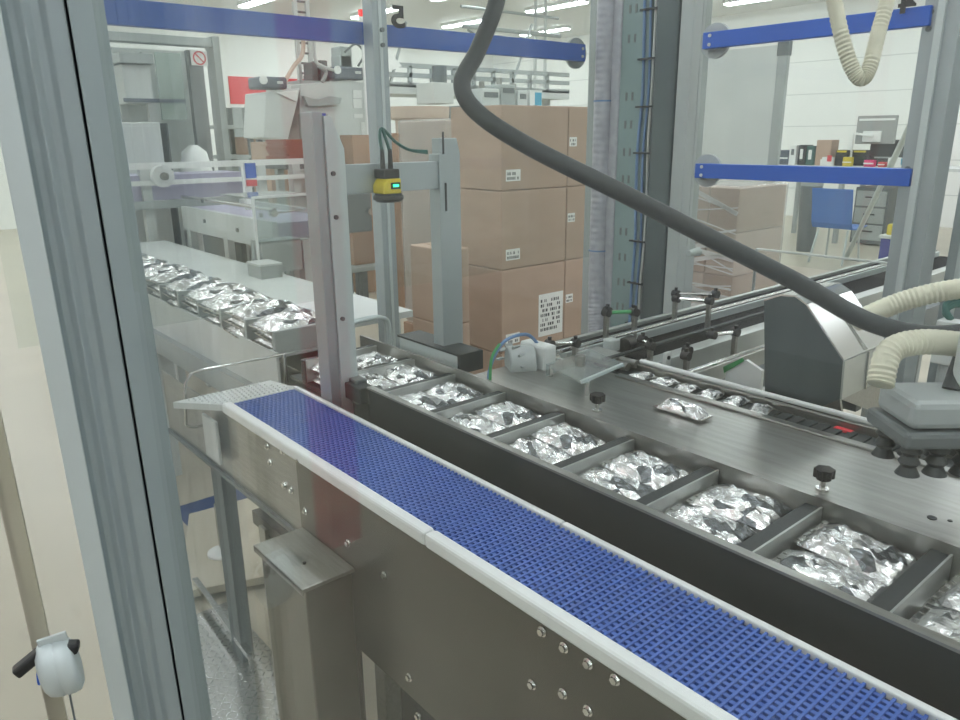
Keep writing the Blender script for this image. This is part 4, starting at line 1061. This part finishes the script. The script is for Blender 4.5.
# ---------------------------------------------------------------- right background
pw = thing('wrapped_pallet', 'stretch wrapped pallet of brown cartons right of the corner column', 'pallet load', (4.9, 2.7, 0))
WU = 4.5
WD = .6; v0 = onu(784, 220, WU+WD).y; v1 = onu(680, 220, WU).y; zt_ = onu(740, 188, WU).z
lay = 4
for k in range(lay):
    z0 = .14 + (zt_-.14)*k/lay; z1 = .14+(zt_-.14)*(k+1)/lay
    for i in range(2):
        va = v0+(v1-v0)*i/2; vb = v0+(v1-v0)*(i+1)/2
        MB().box((WU, va+.004, z0+.003), (WU+WD, vb-.004, z1-.003)).build('carton_block', M['carton'] if (i+k) % 2 else M['cartonp'], pw, .006)
MB().box((WU-.012, v0-.01, .15), (WU+WD+.012, v1+.01, zt_+.01)).build('stretch_wrap', M['wrap'], pw, .02)
wl = MB()
for k in range(40):
    z = .3+random.random()*(zt_-.4); s_ = random.uniform(-.16, .22)
    wl.beam((WU-.014, v0, z), (WU-.014, v1, z+s_), random.choice((.008, .014, .03)), .003, (1, 0, 0))
wl.build('wrap_fold', M['fold'], pw)
MB().box((WU, v0, 0), (WU+WD, v1, .14)).build('wooden_pallet', M['carton2'], pw)
bd = thing('grey_partition', 'plain light grey standing panel with darker edge profile right of column', 'panel', (5.7, 3, 0))
BU_ = 5.6
v0 = onu(774, 100, BU_).y; v1 = onu(700, 100, BU_).y; z1 = onu(777, 45, BU_).z
MB().box((BU_, v0, .1), (BU_+.05, v1, z1)).build('sheet', M['lgrey'], bd)
vv0 = onu(784, 100, BU_).y
MB().box((BU_-.01, vv0, 0), (BU_+.03, v0, z1+.005)).build('edge_profile', M['mgrey'], bd, .004)
MB().box((BU_-.015, vv0-.004, z1-.08), (BU_+.035, v0+.004, z1+.02)).build('end_cap', M['dgrey'], bd)
MB().box((BU_+.0, v1, 0), (BU_+.05, v1+.26, z1+.5)).build('far_profile', M['lgrey'], bd)
# blue chair
ch = thing('chair', 'blue plastic chair with pale metal legs in front of the desk', 'chair', (9.9, 4.5, 0))
CU0 = 9.75; CV0 = onu(834, 205, CU0).y
M_ = MB()
W2 = .26
bk = [(CU0-.02, z) for z in (.46, .6, .75, .9, .98)]
shell = MB()
prof_ = [(.44, .47), (.30, .45), (.1, .445), (.02, .455), (-.02, .52), (-.05, .7), (-.08, .86), (-.10, .95)]
pts_ = [(CU0+a_, z_) for a_, z_ in prof_]
for (a0, z0), (a1, z1_) in zip(pts_, pts_[1:]):
    shell.prism([(a0, CV0-W2, z0), (a1, CV0-W2, z1_), (a1, CV0+W2, z1_), (a0, CV0+W2, z0)], (.008, 0, .012))
shell.build('seat_shell', M['chair'], ch, smooth=True)
for s in (-1, 1):
    MB().cyl((CU0+.36, CV0+s*.19, .44), (CU0+.42, CV0+s*.22, 0), .013).build('leg', M['alul'], ch)
    MB().cyl((CU0+.06, CV0+s*.19, .44), (CU0-.06, CV0+s*.22, 0), .013).build('leg', M['alul'], ch)
# desk and things on it
DKU = 11.6
de = thing('work_desk', 'long pale work desk below the white wall at right', 'desk', (12, 5, 0))
dv0 = onu(925, 165, DKU).y; dv1 = onu(770, 165, DKU).y; dz = onu(830, 166, DKU).z
MB().box((DKU, dv0-1, dz-.04), (DKU+.9, dv1, dz)).build('desk_top', M['lgrey'], de)
for v in (dv0-.8, (dv0+dv1)/2, dv1-.1): MB().box((DKU+.05, v-.03, 0), (DKU+.12, v+.03, dz-.04)).box((DKU+.78, v-.03, 0), (DKU+.85, v+.03, dz-.04)).build('leg', M['mgrey'], de)
def desk_item(name, label, cat, x0, x1, ytop, m, d=.25, off=.1, parts=None, group='things on the work desk'):
    a = onu(x0, ytop, DKU+off); b = onu(x1, ytop, DKU+off)
    t = thing(name, label, cat, (DKU+off, (a.y+b.y)/2, dz), group)
    MB().box((DKU+off, b.y, dz), (DKU+off+d, a.y, a.z)).build('body', M[m], t, .01)
    if parts:
        nm, mm_, f0, f1, g0_, g1_ = parts
        MB().box((DKU+off-.006, b.y+(a.y-b.y)*f0, dz+(a.z-dz)*g0_), (DKU+off, b.y+(a.y-b.y)*f1, dz+(a.z-dz)*g1_)).build(nm, M[mm_], t)
    return t
desk_item('document_tray', 'dark stack of letter trays at the left end of the desk', 'tray', 778, 789, 150, 'motor', parts=('tray_lip', 'white', .05, .95, .4, .5))
desk_item('ring_binder', 'white ring binder beside the dark letter trays', 'binder', 790, 797, 145, 'white', parts=('spine_label', 'dgrey', .3, .7, .5, .8))
desk_item('ring_binder', 'dark binder with pale spine between white binder and carton', 'binder', 799, 806, 145, 'dark', parts=('spine_label', 'white', .3, .7, .3, .8))
desk_item('ring_binder', 'green dark binder next to the desk carton', 'binder', 807, 815, 146, 'green', parts=('spine_label', 'white', .3, .7, .3, .8))
desk_item('carton', 'upright brown carton on the work desk', 'carton', 817, 832, 140, 'carton', parts=('label', 'label', .1, .6, .0, .25))
desk_item('paper_tray', 'low white tray with red item beside the desk carton', 'tray', 822, 833, 157, 'white', off=.02, d=.06, parts=('red_item', 'red', .1, .5, .5, 1.2))
desk_item('storage_bin', 'black storage bin with yellow rim left of the monitor arm', 'bin', 836, 848, 150, 'black', parts=('yellow_rim', 'yellow', .1, .9, .85, .97))
desk_item('storage_bin', 'black storage bin with yellow rim behind the monitor arm', 'bin', 850, 868, 150, 'black', off=.3, parts=('yellow_rim', 'yellow', .1, .9, .85, .97))
desk_item('printer', 'dark printer under the monitor', 'printer', 871, 900, 140, 'dark', off=.4, d=.35, parts=('paper_slot', 'mgrey', .2, .8, .3, .36))
desk_item('yellow_cup', 'yellow cup at the foot of the monitor arm', 'cup', 843, 852, 157, 'yellow', off=.0, d=.08, parts=('cup_band', 'white', .0, 1, .4, .5))
desk_item('pink_box', 'small pink box on the desk under the monitor', 'box', 864, 874, 160, 'pink', off=.0, d=.1, parts=('white_band', 'white', .0, 1, .4, .6))
desk_item('pink_box', 'second small red box right of the pink box', 'box', 878, 885, 162, 'red', off=.0, d=.1, parts=('white_band', 'white', .0, 1, .4, .6))
desk_item('info_card', 'white and blue standing card beside the right fence post', 'card', 905, 916, 139, 'white', off=.3, d=.03, parts=('green_figure', 'greenp', .35, .65, .5, .8))
desk_item('paper_stack', 'pale stack of papers beside the leaning pole', 'papers', 888, 905, 158, 'label', off=.0, d=.3, parts=('blue_sheet', 'cyan', .0, .2, .3, 1.0))
mn = thing('monitor', 'grey monitor seen from behind on a white swivel arm', 'monitor', (DKU+.3, onu(851, 150, DKU+.3).y, dz), 'things on the work desk')
a = onu(858, 116, DKU+.3); b = onu(894, 144, DKU+.3)
MB().box((DKU+.3, b.y, b.z), (DKU+.34, a.y, a.z)).build('screen_back', M['screen'], mn, .008)
MB().box((DKU+.296, b.y+.03, a.z-.07), (DKU+.3, a.y-.03, a.z-.04)).build('top_vent', M['white'], mn)
p = onu(852, 133, DKU+.2); q = onu(872, 136, DKU+.2)
MB().box((DKU+.18, p.y-.03, dz), (DKU+.23, p.y+.03, p.z)).build('arm_post', M['white'], mn)
MB().beam((DKU+.2, p.y, p.z), (DKU+.26, q.y, q.z), .04, .03).build('arm', M['white'], mn)
p = onu(863, 131, DKU+.26); q = onu(880, 142, DKU+.26); MB().box((DKU+.26, q.y, q.z), (DKU+.3, p.y, p.z)).build('mount_plate', M['white'], mn, .01)
# under the desk
o = thing('waste_bin', 'dark grey bin with grey top standing left of the blue chair', 'bin', (10.6, 5.3, 0))
a = onu(795, 200, 10.4); b = onu(812, 200, 10.4); cvv = (a.y+b.y)/2; rr = abs(a.y-b.y)/2+.02
MB().lathe((10.6, cvv, 0), [(rr*.8, 0), (rr, .8), (rr, .92)], seg=20).build('barrel', M['dgrey'], o, smooth=True); MB().lathe((10.6, cvv, .92), [(rr*1.05, 0), (rr*1.05, .05), (rr*.6, .1)], seg=20).build('lid', M['mgrey'], o, smooth=True)
o = thing('dark_cabinet', 'dark grey drawer unit under the desk behind the chair', 'drawer unit', (12, 5, 0))
a = onu(856, 190, 11.8); b = onu(890, 190, 11.8); MB().box((11.8, b.y, .02), (12.4, a.y, .85)).build('body', M['dgrey'], o, .01)
for k in range(3): d = MB().box((11.785, b.y+.03, .08+k*.25), (11.8, a.y-.03, .3+k*.25)).build('drawer', M['mgrey'], o); MB().box((11.77, (a.y+b.y)/2-.08, .2+k*.25), (11.785, (a.y+b.y)/2+.08, .22+k*.25)).build('handle', M['dark'], d)
o = thing('purple_crate', 'purple blue crate right of the chair near the fence post', 'crate', (9.3, 3.4, 0))
a = onu(883, 222, 9.2); b = onu(903, 222, 9.2); MB().box((9.2, b.y-.1, 0), (9.7, a.y, .46)).build('body', M['purple'], o, .01); MB().box((9.18, b.y-.12, .46), (9.72, a.y+.02, .5)).build('rim', M['lgrey'], o, .01)
bo = MB().lathe((9.4, a.y-.2, .50), [(.05, 0), (.055, .25), (.03, .3), (.02, .36)], seg=16); tag(bo.build('spray_bottle', M['cyan'], smooth=True), 'cyan bottle standing on the purple blue crate', 'bottle')
bo = MB().lathe((9.3, a.y-.08, .50), [(.06, 0), (.06, .1), (.05, .12)], seg=16); tag(bo.build('yellow_pot', M['yellow'], smooth=True), 'yellow pot standing on the purple blue crate', 'pot')
# leaning pole
pa = onz(846, 258, 0); pb_ = onu(921, 103, 7.0)
po = MB().cyl(pa, pb_, .028, seg=12); tag(po.build('leaning_pole', M['alul'], smooth=True), 'pale grey pole leaning diagonally behind the right fence post', 'pole')
# white rod rail before the chair
wr_ = thing('rod_rail', 'thin white rod rail crossing in front of the blue chair', 'rail', (3.4, 1.6, 0))
a = onu(757, 249, 3.6); b = onu(896, 264, 3.6)
MB().cyl(a, b, .006).build('rod', M['strip'], wr_)
for q in (a, b): MB().cyl((q.x, q.y, 0), (q.x, q.y, q.z), .008).build('stand', M['mgrey'], wr_)
# cables and grey gear right of the post
gc = thing('valve_block', 'pale valve block with teal cables at the right edge above the gripper', 'valve block', ond(952, 322, 2.2))
q = ond(950, 330, 2.2)
MB().box((q.x-.03, q.y-.03, q.z-.1), (q.x+.03, q.y+.03, q.z+.03)).build('block', M['lgrey'], gc, .004)
for k in range(3): MB().tube([q+Vector((0, 0, .03)), ond(945, 312-k*3, 2.2), ond(958, 305-k*3, 2.2), ond(985, 312-k*4, 2.2)], .008, 8).build('cable', M['green'], gc, smooth=True)
MB().cyl(q-Vector((0, 0, .1)), (q.x, q.y, 0), .015).build('stand', M['mgrey'], gc)

# ---------------------------------------------------------------- light and look
w = bpy.data.worlds.new('world'); SC.world = w; w.use_nodes = True
w.node_tree.nodes['Background'].inputs['Color'].default_value = (.8, .85, .9, 1)
w.node_tree.nodes['Background'].inputs['Strength'].default_value = .3
vs = SC.view_settings; vs.view_transform = 'Standard'; vs.look = 'None'; vs.gamma = 1; vs.use_curve_mapping = False
vs.exposure = 0.74
SC.cycles.max_bounces = 10; SC.cycles.transparent_max_bounces = 16; SC.cycles.use_denoising = True
